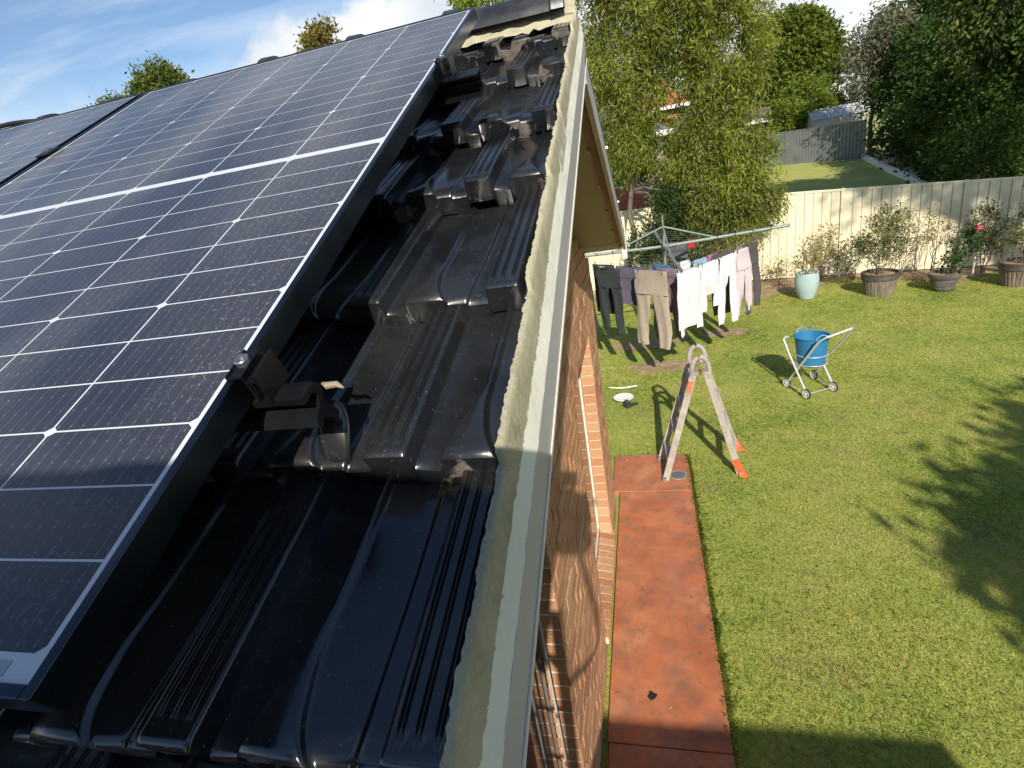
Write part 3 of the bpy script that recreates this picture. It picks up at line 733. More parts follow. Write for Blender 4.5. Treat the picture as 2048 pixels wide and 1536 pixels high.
def rail(par, xr, ragged):
    B = MB()
    # C-shaped extrusion open at the end: top, bottom and two lips
    if ragged: outl = [(-.020, .028), (-.020, .020), (-.004, .020), (.004, .012), (-.004, .002), (-.018, -.004), (-.024, -.012), (-.018, -.018), (-.008, -.012), (.004, -.022), (.010, -.034), (.016, -.030), (.012, -.016), (.004, -.004), (.012, .006), (.014, .016), (.008, .026), (.000, .028)]
    else: outl = [(-.022, .026), (.022, .026), (.022, -.022), (-.022, -.022), (-.022, -.019), (.019, -.019), (.019, .000), (.010, .000), (.010, .003), (.019, .003), (.019, .023), (-.022, .023)]
    k = len(outl); vs = [(x, a, b_) for x in (-1.9, xr) for a, b_ in outl]
    B.add(vs, [(i, (i+1) % k, k+(i+1) % k, k+i) for i in range(k)]+[tuple(range(k, 2*k))])
    ob = bpy.data.objects.new('extrusion', B.mesh('extrusion', M['alu_black'])); link(ob, par)
rail(mount, .5+.082, True)
mount2 = empty('mounting_rail', rf(-.5, 1.262, -.06), 'upper black aluminium mounting rail with square end under the solar panel', 'rail', 'rails carrying the solar panels'); mount2.rotation_euler = (AL, 0, 0)
rail(mount2, .5+.100, False)
def clamp(s, label):
    c = empty('panel_clamp', rf(.0235, s, 0), label, 'clamp', 'end clamps on the verge side of the panel'); c.rotation_euler = (AL, 0, 0)
    B = MB(); B.box((-.008, -.021, .003), (.012, .021, .0058)); B.box((.009, -.021, -.034), (.012, .021, .003)); B.box((.012, -.021, -.034), (.024, .021, -.031)); B.box((.0215, -.021, -.031), (.024, .021, .0045)); B.box((.012, -.021, -.004), (.0215, .021, -.001)); B.box((.0145, -.021, -.018), (.0165, .021, -.004)); B.box((-.008, -.021, .0058), (-.006, .021, .0075)); B.box((.010, -.021, .0058), (.012, .021, .0075))
    ob = bpy.data.objects.new('bracket', B.mesh('bracket', M['alu_black'])); link(ob, c)
    B = MB(); B.lathe([(.0001, .0065), (.0078, .0065), (.0078, .0125), (.0070, .0135), (.0042, .0135), (.0040, .0100), (.0001, .0100)], (.0035, 0, 0), 16)
    ob = bpy.data.objects.new('bolt', B.mesh('bolt', M['steel'], smooth=True, sharp=30)); link(ob, c)
clamp(.295, 'lower black end clamp with silver bolt on the panel edge'); clamp(1.262, 'upper black end clamp near the top of the panel edge')
# clamp between the two panels
c = empty('panel_clamp', rf(-1.1275, 1.262, .004), 'small mid clamp in the black gap between the panels', 'clamp'); c.rotation_euler = (AL, 0, 0)
B = MB(); B.box((-.020, -.025, -.001), (.020, .025, .003)); ob = bpy.data.objects.new('bracket', B.mesh('bracket', M['alu_black'])); link(ob, c)
B = MB(); B.lathe([(.0001, .003), (.007, .003), (.007, .009), (.0001, .009)], (0, 0, 0), 12); ob = bpy.data.objects.new('bolt', B.mesh('bolt', M['steel'])); link(ob, c)
# black glazed patch under the rail end, cable loop at the far end of the ridge, twig, leaf bits
B = MB()
for i in range(13):
    t = i/12; 
    for j in range(7):
        a = (j/6-.5); B.v.append(tuple(rf(.050+a*.044*math.sin(math.pi*(.24+.58*t)), .292+.055*t, NT+.006+.008*math.cos(a*math.pi)+.022*t-.030*(1-t)**3)))
for i in range(12):
    for j in range(6): a = i*7+j; B.f.append((a, a+1, a+8, a+7)); B.mi.append(0)
ob = B.build('flashing', M['tile'], loc=rf(.098, .24, NT), smooth=True); so = ob.modifiers.new('s', 'SOLIDIFY'); so.thickness = .004; tag(ob, 'rounded black glazed flashing under the rail end', 'flashing')
B = MB(); B.tube([rf(.034, .366, NT+.046), rf(.043, .360, NT+.048), rf(.056, .362, NT+.047), rf(.066, .357, NT+.045)], [.0022, .0045, .004, .0012], 7)
tag(B.build('seed_pod', pm('dry_pod', (.30, .25, .18), None, rough=.8), loc=rf(.09, .26, NT+.06), smooth=True), 'dry brown seed pod lying above the rail end', 'seed pod')
B = MB(); pts = []
for i in range(19):
    t = i/18; pts.append(rf(-1.50-t*.62, 1.775-.03*t, -.045+.050*math.sin(math.pi*t)))
B.tube(pts, .008, 8); tag(B.build('cable', pm('black_cable', (.012, .012, .012), None, rough=.5), loc=pts[9], smooth=True), 'black cable arching over the ridge beyond the panels', 'cable')
mk = pm('lichen_white', (.55, .55, .50), None, rough=.9)
for i, (x, s, r_) in enumerate([(.186, .492, .006), (.19, .484, .005), (.197, .478, .004), (.178, .470, .003), (.105, .442, .003)]):
    pass

# ------------------------------------------------------------------ photographer on a ladder, safety rope
lad = empty('leaning_ladder', (.22, -1.35, 0), 'aluminium ladder leaning on the near eave under the photographer', 'ladder')
for sx_ in (-.2, .2):
    B = MB(); B.bar((.22+sx_, -1.45, 0), (.22+sx_, -.76, 3.05), .025, .06, (1, 0, 0)); B.build('rail', M['alu'], lad)
for k in range(10):
    t = (k+.6)/10.4; B = MB(); B.tube([(.02, -1.45+.69*t, 3.05*t), (.42, -1.45+.69*t, 3.05*t)], .014, 8); B.build('rung', M['alu'], lad)

def skin_body(name, verts, edges, radii, mat, parent, sub=2, root=0):
    me = bpy.data.meshes.new(name); o0 = org(parent); me.from_pydata([tuple(Vector(v)-o0) for v in verts], edges, []); me.materials.append(mat)
    ob = bpy.data.objects.new(name, me); link(ob, parent); sk = ob.modifiers.new('skin', 'SKIN'); sk.use_smooth_shade = True
    for i, r_ in enumerate(radii):
        sv = me.skin_vertices[0].data[i]; sv.radius = r_ if isinstance(r_, tuple) else (r_, r_); sv.use_root = (i == root)
    ss = ob.modifiers.new('sub', 'SUBSURF'); ss.levels = sub; ss.render_levels = sub; return ob
person = empty('person', (.22, -.95, 2.05), 'person in a dark shirt and cap standing on a ladder holding up a phone', 'person')
skin_m = pm('skin', (.50, .30, .21), (.55, .34, .25), 20, .55); shirt_m = pm('navy_shirt', (.03, .04, .08), (.05, .06, .11), 10, .9, bmp=.2); pants_m = pm('work_trousers', (.09, .08, .06), (.13, .11, .085), 10, .9, bmp=.2)
V = [(.05, -.95, 2.93), (.06, -.93, 3.12), (.09, -.89, 3.42), (.14, -.83, 3.69), (.33, -.77, 3.70), (.50, -.72, 3.58), (.64, -.69, 3.42),
     (.38, -.80, 3.58), (.62, -.63, 3.14), (.54, -.42, 3.26), (-.07, -.82, 3.70), (-.19, -.62, 3.44), (.18, -.40, 3.34),
     (.14, -.95, 2.86), (.20, -.86, 2.48), (.28, -.98, 2.10), (.28, -.88, 2.04), (-.04, -.95, 2.86), (.06, -.88, 2.46), (.12, -1.0, 2.10), (.12, -.90, 2.04),
     (.475, -.30, 3.335), (.385, -.28, 3.345)]
E_ = [(0, 1), (1, 2), (2, 3), (3, 4), (4, 5), (5, 6), (3, 7), (7, 8), (8, 9), (9, 21), (3, 10), (10, 11), (11, 12), (12, 22), (0, 13), (13, 14), (14, 15), (15, 16), (0, 17), (17, 18), (18, 19), (19, 20)]
RR = [(.18, .12), (.17, .12), (.19, .13), (.16, .13), .062, .075, (.10, .10), .062, .045, .030, .062, .045, .030, .088, .062, .042, .045, .088, .062, .042, .045, .026, .026]
skin_body('body', V, E_, RR, skin_m, person)
def pick(ids, grow, mat, name):
    mp = {i: k for k, i in enumerate(ids)}; ed = [(mp[a], mp[b_]) for a, b_ in E_ if a in mp and b_ in mp]
    rr = [tuple(x+grow for x in (RR[i] if isinstance(RR[i], tuple) else (RR[i], RR[i]))) for i in ids]
    return skin_body(name, [V[i] for i in ids], ed, rr, mat, person)
pick([0, 1, 2, 3, 7, 8, 10, 11], .016, shirt_m, 'shirt'); pick([0, 13, 14, 15, 17, 18, 19], .014, pants_m, 'trousers')
B = MB(); B.lathe([(.001, 3.545), (.06, 3.535), (.098, 3.49), (.107, 3.43), (.109, 3.415), (.145, 3.41), (.145, 3.405), (.10, 3.408)], (.645, -.69, 0), 20); B.build('hat', pants_m, person, smooth=True)
B = MB()
for dx in (-.033, .033): B.lathe([(.001, -.010), (.012, -.006), (.012, .006), (.001, .010)], (.645+dx, -.592, 3.385), 8)
B.build('eyes', pm('eye', (.05, .03, .02), None, rough=.2), person)
B = MB(); B.add([(.633, -.60, 3.345), (.657, -.60, 3.345), (.645, -.568, 3.35), (.645, -.595, 3.39)], [(0, 2, 3), (2, 1, 3), (0, 1, 2), (1, 0, 3)]); B.build('nose', skin_m, person)
# fingers round the phone
def finger(a, b_, c_, r_):
    skin_body('finger', [a, b_, c_], [(0, 1), (1, 2)], [r_*1.1, r_, r_*.8], skin_m, person, 1)
cf_, cr_, cu_ = Vector(cf), Vector(cr), -Vector(cd)
ph0 = Vector(CAMP)-cf_*.014
for sgn, base_ in ((1, Vector((.475, -.30, 3.335))), (-1, Vector((.385, -.28, 3.345)))):
    for k in range(4):
        tgt = ph0+cr_*sgn*(.062-.004*k)-cu_*(.034-.020*k)*1.0-cf_*.012
        mid = (base_+tgt)/2-cf_*.012; finger(base_, mid, tgt, .0085-.0007*k)
    tgt = ph0+cr_*sgn*.05-cu_*.046-cf_*.016; finger(base_, (base_+tgt)/2-cu_*.014, tgt, .0095)
ph = MB(); rot = Matrix((tuple(cr_), tuple(cu_), tuple(-cf_))).transposed()
pp = ph0-cf_*.006; vs = [pp+cr_*a+cu_*b_+cf_*c_ for c_ in (-.004, .004) for a, b_ in ((-.078, -.037), (.078, -.037), (.078, .037), (-.078, .037))]
ph.add(vs, [(3, 2, 1, 0), (4, 5, 6, 7), (0, 1, 5, 4), (1, 2, 6, 5), (2, 3, 7, 6), (3, 0, 4, 7)])
tag(ph.build('phone', pm('phone_black', (.01, .01, .012), None, rough=.1), loc=tuple(pp)), 'black phone held up by the person on the ladder', 'phone')
B = MB(); pts = []
for i in range(25):
    t = i/24; a = Vector((.56, -.72, 3.22)); b_ = Vector((.34, -.80, 2.86)); p = a+(b_-a)*t; p.z -= .55*math.sin(math.pi*t)**.9; p.x += .16*math.sin(math.pi*t); pts.append(p)
B.tube(pts, .016, 8); tag(B.build('safety_rope', pm('rope', (.45, .40, .30), (.35, .3, .22), 60, .9), loc=pts[12], smooth=True), 'slack safety rope hanging from the elbow of the person', 'rope')

# ------------------------------------------------------------------ cream steel fence
fence = empty('cream_fence', (3.2, fy(3.2), 0), 'cream ribbed steel fence behind the potted plants and the clothesline', 'fence')
fd = Vector((1, -.2255, 0)).normalized(); fnv = Vector((-.2255, -1, 0)).normalized()
def fh(x): return max(1.62, min(2.0, 1.97-.063*(x-3.244)))
def fp(t, n_=0., z=0.): p = Vector((3.244, 13.909, 0))+fd*t+fnv*n_; return Vector((p.x, p.y, z))
posts = [1.41+2.115*k for k in range(-4, 6)]
for k, t in enumerate(posts):
    x = fp(t).x; H = fh(x); B = MB(); a = fp(t-.028, .020); 
    P = [fp(t-.028, -.03, -.1), fp(t+.028, -.03, -.1), fp(t+.028, .034, -.1), fp(t-.028, .034, -.1)]; Q = [Vector((p.x, p.y, H+.012)) for p in P]
    B.add(P+Q, [(3, 2, 1, 0), (4, 5, 6, 7), (0, 1, 5, 4), (1, 2, 6, 5), (2, 3, 7, 6), (3, 0, 4, 7)]); B.build('post', M['cream_steel'], fence)
    if k == len(posts)-1: break
    t0, t1 = t+.03, posts[k+1]-.03
    B = MB(); P = []
    for zz in (0, 1):
        for n_ in (.026, -.026):
            for tt in (t0, t1): xx = fp(tt).x; P.append(fp(tt, n_, fh(xx)-.045 if zz == 0 else fh(xx)))
    B.add(P, [(0, 1, 3, 2), (4, 6, 7, 5), (0, 4, 5, 1), (2, 3, 7, 6), (0, 2, 6, 4), (1, 5, 7, 3)]); B.build('top_rail', M['cream_steel'], fence)
    B = MB(); P = []
    for zz in (0, 1):
        for n_ in (.026, -.026):
            for tt in (t0, t1): P.append(fp(tt, n_, .03 if zz == 0 else .085))
    B.add(P, [(0, 1, 3, 2), (4, 6, 7, 5), (0, 4, 5, 1), (2, 3, 7, 6), (0, 2, 6, 4), (1, 5, 7, 3)]); B.build('bottom_rail', M['cream_steel'], fence)
    # three ribbed sheets per bay
    for j in range(3):
        a, b_ = t0+(t1-t0)*j/3+.001, t0+(t1-t0)*(j+1)/3-.001; pitch = (b_-a)/4; B = MB(); pr = []
        for r_ in range(4):
            s_ = a+r_*pitch; pr += [(s_, .016), (s_+pitch*.88, .016), (s_+pitch*.91, -.010), (s_+pitch*.96, -.010)]
        pr.append((b_, .016)); kk = len(pr)
        vs = [fp(s_, n_-.002*j, .07) for s_, n_ in pr]+[fp(s_, n_-.002*j, fh(fp(s_).x)-.03) for s_, n_ in pr]+[fp(s_, n_-.004-.002*j, .07) for s_, n_ in pr]+[fp(s_, n_-.004-.002*j, fh(fp(s_).x)-.03) for s_, n_ in pr]
        fs = [(i, i+1, kk+i+1, kk+i) for i in range(kk-1)]+[(2*kk+i+1, 2*kk+i, 3*kk+i, 3*kk+i+1) for i in range(kk-1)]
        B.add(vs, fs); B.build('panel', M['cream_steel'], fence)

# ------------------------------------------------------------------ grass
def in_bed(x, y):
    lowb = fy(x)-(np.where(x < 4, 1.15, .85))-.25*np.sin(x*2.3)-.16*np.sin(x*5.1+1)-np.where((x > 1.2) & (x < 3.4), .7*np.sin((x-1.2)/2.2*math.pi), 0)
    return y > lowb+.15*rng.normal(size=len(x))
def grass(n_, x0, x1, y0, y1, hgt, wid, cond):
    x = rng.uniform(x0, x1, n_); y = rng.uniform(y0, y1, n_); ok = cond(x, y) & (y < fy(x)-.05) & ~(in_bed(x, y) & (rng.random(n_) > .13))
    for (cx, cy, rx, ry) in SOILP: ok &= (((x-cx)/rx)**2+((y-cy)/ry)**2 > rng.uniform(.45, 1.15, n_)) | (rng.random(n_) < .12)
    on = (x > XL-.4) & (x < XR+.012*np.sin(y*31)+.006*np.sin(y*93)-.006) & (y < 5.72)
    on |= (x < WX+.01) & (y < YF)
    ok &= ~on; x, y = x[ok], y[ok]; k = len(x)
    h_ = hgt*(.45+.9*rng.random(k)); edge_ = (x < XR+.10) & (y < 5.8); h_ = np.where(edge_, h_*1.5, h_)
    tall = np.clip(np.sin(x*2.1+1.3)*np.sin(y*1.7), 0, 1); h_ = h_*(1+.35*tall)
    a = rng.uniform(0, 2*math.pi, k); ln = h_*(.75+1.0*rng.random(k)); h_ = h_*.72; dx, dy = np.cos(a)*ln, np.sin(a)*ln; b_ = rng.uniform(0, 2*math.pi, k); wx, wy = np.cos(b_)*wid/2, np.sin(b_)*wid/2
    V0 = np.stack([x-wx, y-wy, np.zeros(k)], 1); V1 = np.stack([x+wx, y+wy, np.zeros(k)], 1)
    V2 = np.stack([x+wx*.8+dx*.45, y+wy*.8+dy*.45, h_*.62], 1); V3 = np.stack([x+dx, y+dy, h_*.95], 1); V4 = np.stack([x-wx*.8+dx*.45, y-wy*.8+dy*.45, h_*.62], 1)
    Vv = np.stack([V0, V1, V2, V3, V4], 1).reshape(-1, 3); i = np.arange(k)*5
    F = np.concatenate([np.stack([i, i+1, i+2, i+4], 1), np.stack([i+4, i+2, i+3, i+3], 1)]) ; return Vv, i
allV = []; allI = []; o_ = 0
def dist(x, y): return np.hypot(x-.43, y+.2)
def jit(x): return rng.uniform(-.8, .8, len(x))
for args in ((95000, .55, 3.9, 1.9, 6.2, .020, .0036, lambda x, y: dist(x, y)+jit(x) < 5.2), (220000, -1.2, 5.6, 3.2, 9.0, .020, .0046, lambda x, y: (dist(x, y)+jit(x) >= 5.2) & (dist(x, y)+jit(x) < 8.2) & (x < .62*y+1.0)),
             (250000, -2., 8.2, 6.0, 14.0, .021, .0065, lambda x, y: (dist(x, y)+jit(x) >= 8.2) & (x < .62*y+.9))):
    Vv, i = grass(*args); allV.append(Vv); allI.append(i+o_); o_ += len(Vv)
k_ = 5200; ex = XR+rng.uniform(-.004, .035, k_); ey = rng.uniform(1.9, 5.7, k_); hh3 = .014+.024*rng.random(k_); sg = np.where(rng.random(k_) < .6, -1, 1)
ddx = sg*hh3*(.3+.8*rng.random(k_)); ddy = rng.normal(size=k_)*.015; wy_ = .0016
Ve = np.stack([np.stack([ex, ey-wy_, np.zeros(k_)], 1), np.stack([ex, ey+wy_, np.zeros(k_)], 1), np.stack([ex+ddx*.4, ey+wy_+ddy*.4, hh3*.75+.01], 1), np.stack([ex+ddx, ey+ddy, hh3*.95+.012], 1), np.stack([ex+ddx*.4, ey-wy_+ddy*.4, hh3*.75+.01], 1)], 1).reshape(-1, 3)
allV.append(Ve); allI.append(np.arange(k_)*5+o_); o_ += len(Ve)
Vv = np.concatenate(allV); i = np.concatenate(allI)
me = bpy.data.meshes.new('grass'); nb = len(i)
me.vertices.add(len(Vv)); me.vertices.foreach_set('co', Vv.astype(np.float32).ravel())
F5 = np.stack([i, i+1, i+2, i+3, i+4], 1).astype(np.int32); me.loops.add(F5.size); me.loops.foreach_set('vertex_index', F5.ravel()); me.polygons.add(nb)
me.polygons.foreach_set('loop_start', np.arange(0, F5.size, 5, dtype=np.int32)); me.polygons.foreach_set('loop_total', np.full(nb, 5, dtype=np.int32)); me.materials.append(M['grass']); me.update(calc_edges=True)
go = bpy.data.objects.new('grass', me); link(go); tag(go, 'mown yellow green lawn grass of the back yard', 'grass', kind='stuff')
# fallen leaves on the lawn
lm_ = pm('dead_leaf', (.06, .045, .03), (.2, .13, .07), 20, .8)
for (x, y, s_, lab) in ((3.02, 5.98, .05, 'dark curled leaf lying on the lawn near the laundry trolley'), (6.35, 10.85, .05, 'small dark leaf on the lawn below the banded pot'), (1.62, 3.55, .022, 'pale green leaf on the lawn beside the path')):
    B = MB(); vs = [(x-s_, y, .035), (x, y-s_*.45, .05), (x+s_, y+s_*.2, .04), (x, y+s_*.5, .032)]; B.add(vs, [(0, 1, 2), (0, 2, 3)]); B.add([(a, b_, c_-.003) for a, b_, c_ in vs], [(2, 1, 0), (3, 2, 0)])
    tag(B.build('fallen_leaf', lm_ if s_ > .03 else pm('green_leaf', (.35, .42, .12), None), loc=(x, y, .035)), lab, 'leaf')

k = 420; lx = rng.uniform(.75, 7.5, k); ly = rng.uniform(2., 13., k); P_ = np.stack([lx, ly, .022+.01*rng.random(k)], 1)
k2 = 60; P2_ = np.stack([rng.uniform(0, .7, k2)**1.0, rng.uniform(.5, 5.6, k2), np.full(k2, .038)], 1)
P_ = np.concatenate([P_, P2_]); Dl = rng.normal(size=P_.shape); Dl[:, 2] *= .12; ok_ = P_[:, 1] < fy(P_[:, 0])-.2; P_, Dl = P_[ok_], Dl[ok_]
lo = bpy.data.objects.new('leaf_litter', leaves_mesh('leaf_litter', P_, Dl, .022+.02*rng.random(len(P_)), .010+.006*rng.random(len(P_)), leafmat('litter_leaf', (.10, .06, .03), (.42, .33, .14), .1))); link(lo); tag(lo, 'small dry leaves and bits scattered over lawn and path', 'leaf litter', kind='stuff')

# ------------------------------------------------------------------ folding ladder standing astride path edge
fl = empty('folding_ladder', (.87, 5.5, 0), 'paint spattered folding ladder standing half on the path, half on the lawn', 'ladder')
AP = .93; orange = pm('orange_foot', (.62, .13, .05), (.55, .10, .04), 20, .5)
M['ladder'] = pm('paint_spattered_aluminium', (.30, .265, .23), (.44, .40, .355), 11, .65, metal=.1, bmp=.15, bscale=80)
apx = .885
def side_rail(fx, fy0, ty, zt, label=None):
    B = MB(); B.bar((fx, fy0, .0), (apx+(fx-apx)*.17, ty, zt), .028, .068, (1, 0, 0)); return B.build('rail', M['ladder'], fl, bevel=.004)
side_rail(.455, 5.16, 5.34, 1.16); side_rail(.42, 5.62, 5.68, 1.16); side_rail(1.235, 5.27, 5.34, 1.16); side_rail(1.285, 5.84, 5.70, 1.16)
for side, (f1, f2) in ((-1, ((.455, 5.16), (.42, 5.62))), (1, ((1.235, 5.27), (1.285, 5.84)))):
    for t in (.22, .46, .70, .93):
        a = Vector((f1[0], f1[1], 0)).lerp(Vector((apx+(f1[0]-apx)*.17, 5.34, 1.16)), t); b_ = Vector((f2[0], f2[1], 0)).lerp(Vector((apx+(f2[0]-apx)*.17, 5.69, 1.16)), t)
        B = MB(); B.bar(a, b_, .060, .030, (side*.3, 0, 1)); B.build('rung', M['ladder'], fl, bevel=.004)
for ty in (5.34, 5.69):
    B = MB(); pts = []
    for i in range(13): t = math.pi*i/12; pts.append((apx-.085*math.cos(t)*(1.0), ty, 1.16+.19*math.sin(t)**.8))
    pts = [(apx-.078, ty, 1.12)]+pts+[(apx+.078, ty, 1.12)]
    B.tube(pts, .026, 8); B.build('hinge', M['ladder'], fl, smooth=True)
    B = MB(); B.bar((apx-.085, ty, 1.18), (apx+.085, ty, 1.18), .05, .028); B.build('hinge_plate', M['ladder'], fl)
    B = MB(); B.lathe([(.02, -.035), (.02, .035)], (apx, ty, 1.185), 12, ax='y'); B.build('hinge_knob', pm('brown_knob', (.16, .09, .06), None), fl)
for (f, tgt) in (((1.235, 5.27), (.0, -.02)), ((1.285, 5.84), (0, .02))):
    B = MB(); x, y = f; d = Vector((.35, 0, -1.16)).normalized()
    top_ = Vector((x, y, 0)) - d*.20; B.bar(top_, (x+.02, y, .03), .034, .072, (1, 0, 0)); B.add([(x-.015, y-.055, 0), (x+.085, y-.04, 0), (x+.085, y+.04, 0), (x-.015, y+.055, 0), (x-.02, y-.035, .06), (x+.03, y-.035, .07), (x+.03, y+.035, .07), (x-.02, y+.035, .06)], [(3, 2, 1, 0), (4, 5, 6, 7), (0, 1, 5, 4), (1, 2, 6, 5), (2, 3, 7, 6), (3, 0, 4, 7)])
    B.build('foot', orange, fl)
B = MB(); B.bar((apx-.10, 5.30, 1.10), (apx-.13, 5.30, .98), .02, .05, (1, 0, 0)); B.build('lock_catch', pm('orange_catch', (.5, .17, .09), None), fl)
for i, (x, y) in enumerate(((.455, 5.16), (.42, 5.62))):
    B = MB(); B.box((x-.02, y-.037, .034), (x+.02, y+.037, .075)); B.build('foot', pm('grey_rubber', (.2, .19, .18), None), fl)
fl.location.z = 0

# ------------------------------------------------------------------ laundry trolley and blue tub
tr = empty('laundry_trolley', (2.42, 7.42, 0), 'silver tube laundry trolley on four small white wheels on the lawn', 'trolley')
M['tube'] = pm('silver_tube', (.62, .63, .64), (.7, .71, .72), 30, .35, metal=.4)
w1, w2, w3, w4 = (2.19, 7.52), (2.33, 7.10), (2.70, 7.28), (2.585, 7.74)
wheel_m = pm('white_wheel_plastic', (.66, .65, .62), None, rough=.5); tyre_m = pm('black_tyre', (.03, .03, .03), None, rough=.8)
ax_ = (Vector((w3[0]-w2[0], w3[1]-w2[1], 0))).normalized()
def wheel(p):
    c_ = Vector((p[0], p[1], .068)); rotq = ax_.to_track_quat('X', 'Z').to_matrix()
    def ring(prof, nm, mat):
        B = MB(); B.lathe(prof, (0, 0, 0), 20, ax='x'); B.v = [tuple(rotq @ Vector(v)+c_) for v in B.v]; return B.build(nm, mat, par, smooth=True)
    par = bpy.data.objects.new('wheel', None); link(par, tr)
    ring([(.046, -.013), (.062, -.015), (.068, -.008), (.068, .008), (.062, .015), (.046, .013), (.046, -.013)], 'tyre', tyre_m)
    ring([(.001, -.020), (.012, -.024), (.016, -.015), (.038, -.014), (.056, -.020), (.056, .020), (.038, .014), (.016, .015), (.012, .024), (.001, .020)], 'rim', wheel_m)
for p in (w1, w2, w3, w4): wheel(p)
def tb(nm, pts, r_=.012): B = MB(); B.tube(pts, r_, 9); return B.build(nm, M['tube'], tr, smooth=True)
# front legs rise from near wheels to the far upper bar and the handle legs rise from far wheels
d_ = Vector((w1[0]-w2[0], w1[1]-w2[1], 0)); 
L1 = [(w2[0], w2[1], .07), (2.20, 7.50, 0.510), (2.16, 7.60, 0.673), (2.20, 7.66, 0.696)]
L2 = [(w3[0], w3[1], .07), (2.575, 7.60, 0.464), (2.55, 7.66, 0.638), (2.50, 7.70, 0.673)]
tb('leg', L1, .0135); tb('leg', L2, .0135); tb('cross_bar', [(2.16, 7.62, 0.690), (2.50, 7.72, 0.690)], .008)
H1 = [(w1[0], w1[1], .07), (2.30, 7.26, 0.429), (2.44, 7.05, 0.789), (2.50, 6.98, 0.864), (2.80, 7.06, 0.928)]
H2 = [(w4[0], w4[1], .07), (2.68, 7.45, 0.464), (2.80, 7.22, 0.766), (2.82, 7.10, 0.928)]
tb('handle', H1[:], .0145); tb('handle', H2, .012); tb('cross_bar', [(2.80, 7.05, 0.928), (2.825, 7.11, 0.928)], .012)
tb('axle', [(w1[0], w1[1], .062), (w2[0], w2[1], .062)], .005); tb('axle', [(w3[0], w3[1], .062), (w4[0], w4[1], .062)], .005); tb('axle', [(w2[0], w2[1], .062), (w3[0], w3[1], .062)], .005)
for z in (.40, .52): tb('basket_wire', [(2.45+.190*math.cos(t)+.01, 7.40+.190*math.sin(t), z) for t in [2*math.pi*i/24 for i in range(25)]], .005)
tub = empty('laundry_tub', (2.45, 7.40, .37), 'deep round blue plastic tub sitting in the laundry trolley', 'tub')
bl = pm('blue_plastic', (.020, .155, .33), (.024, .175, .37), 3, .5)
B = MB(); B.lathe([(.148, .37), (.160, .38), (.205, .755), (.217, .76), (.219, .768), (.209, .774), (.196, .763), (.153, .388), (.001, .383)], (2.45, 7.40, 0), 40); B.build('tub_shell', bl, tub, smooth=True)
for a in (1.9, -1.24):
    c_ = Vector((2.45+.206*math.cos(a), 7.40+.206*math.sin(a), .762)); tn = Vector((-math.sin(a), math.cos(a), 0)); on_ = Vector((math.cos(a), math.sin(a), 0)); B = MB()
    B.tube([c_-tn*.075, c_-tn*.06+on_*.01+Vector((0, 0, .045)), c_+on_*.014+Vector((0, 0, .065)), c_+tn*.06+on_*.01+Vector((0, 0, .045)), c_+tn*.075], .008, 8); B.build('handle', pm('pale_blue_plastic', (.12, .38, .55), None), tub, smooth=True)

# ------------------------------------------------------------------ bits on the grass by the wall
B = MB(); B.lathe([(.001, .045), (.135, .045), (.145, .052), (.145, .058), (.135, .056), (.001, .053)], (-.03, 7.42, 0), 32); tag(B.build('plastic_disc', pm('white_plastic', (.82, .82, .82), None, rough=.4), loc=(-.03, 7.42, .045), smooth=True), 'round white plastic lid lying on the grass beside the wall', 'lid')
B = MB(); B.box((-.02, 7.10, .03), (.10, 7.22, .06), rot=Matrix.Rotation(.5, 3, 'Z')); B.box((.0, 7.12, .06), (.05, 7.19, .12), rot=Matrix.Rotation(.3, 3, 'Z')); B.bar((.06, 7.14, .05), (.17, 7.22, .035), .05, .03)
tag(B.build('hose_fitting', pm('dark_plastic', (.03, .035, .04), None, rough=.4), loc=(.04, 7.16, .03), bevel=.008), 'dark plastic bracket lying on the grass next to the white lid', 'fitting')
B = MB(); B.tube([(-.26+.42*t, 7.86-.05*math.sin(math.pi*t), .04) for t in [i/12 for i in range(13)]], .011, 8); tag(B.build('white_pipe', pm('white_pvc', (.78, .78, .76), None, rough=.4), loc=(-.1, 7.8, .04), smooth=True), 'thin bent white pipe lying on the grass behind the lid', 'pipe')

# ------------------------------------------------------------------ rotary clothes hoist
HC = Vector((.74, 9.42, 0)); HZ = 1.83
M['hoist'] = pm('grey_green_galvanised', (.19, .225, .205), (.27, .30, .275), 12, .6, metal=.2)
M['line'] = pm('green_line', (.12, .15, .13), None, rough=.6)
ho = empty('clothes_hoist', HC, 'rotary clothes hoist hung with washing beside the house corner', 'clothes hoist')
def hb(nm, pts, r_, mat=None, n_=8): B = MB(); B.tube(pts, r_, n_); return B.build(nm, mat or M['hoist'], ho, smooth=True)
hb('post', [HC+Vector((0, 0, 0)), HC+Vector((0, 0, 1.25))], .030); hb('post', [HC+Vector((0, 0, 1.25)), HC+Vector((0, 0, 2.16))], .022); hb('spike', [HC+Vector((0, 0, 2.16)), HC+Vector((0, 0, 2.33))], .012)
ends = [HC+Vector((1.90, .10, HZ+.06)), HC+Vector((.14, -1.93, HZ-.04)), HC+Vector((-1.90, -.06, HZ+.03)), HC+Vector((-.10, 1.90, HZ))]
for e in ends:
    c_ = HC+Vector((0, 0, HZ)); hb('arm', [c_, e], .025)
    hb('brace', [HC+Vector((0, 0, 2.15)), c_.lerp(e, .42)+Vector((0, 0, .01))], .013)
    B = MB(); B.lathe([(.03, HZ-.05), (.045, HZ-.04), (.045, HZ+.04), (.03, HZ+.05)], (HC.x, HC.y, 0), 12) if e is ends[0] else None
    if e is ends[0]: B.build('hub', M['hoist'], ho)
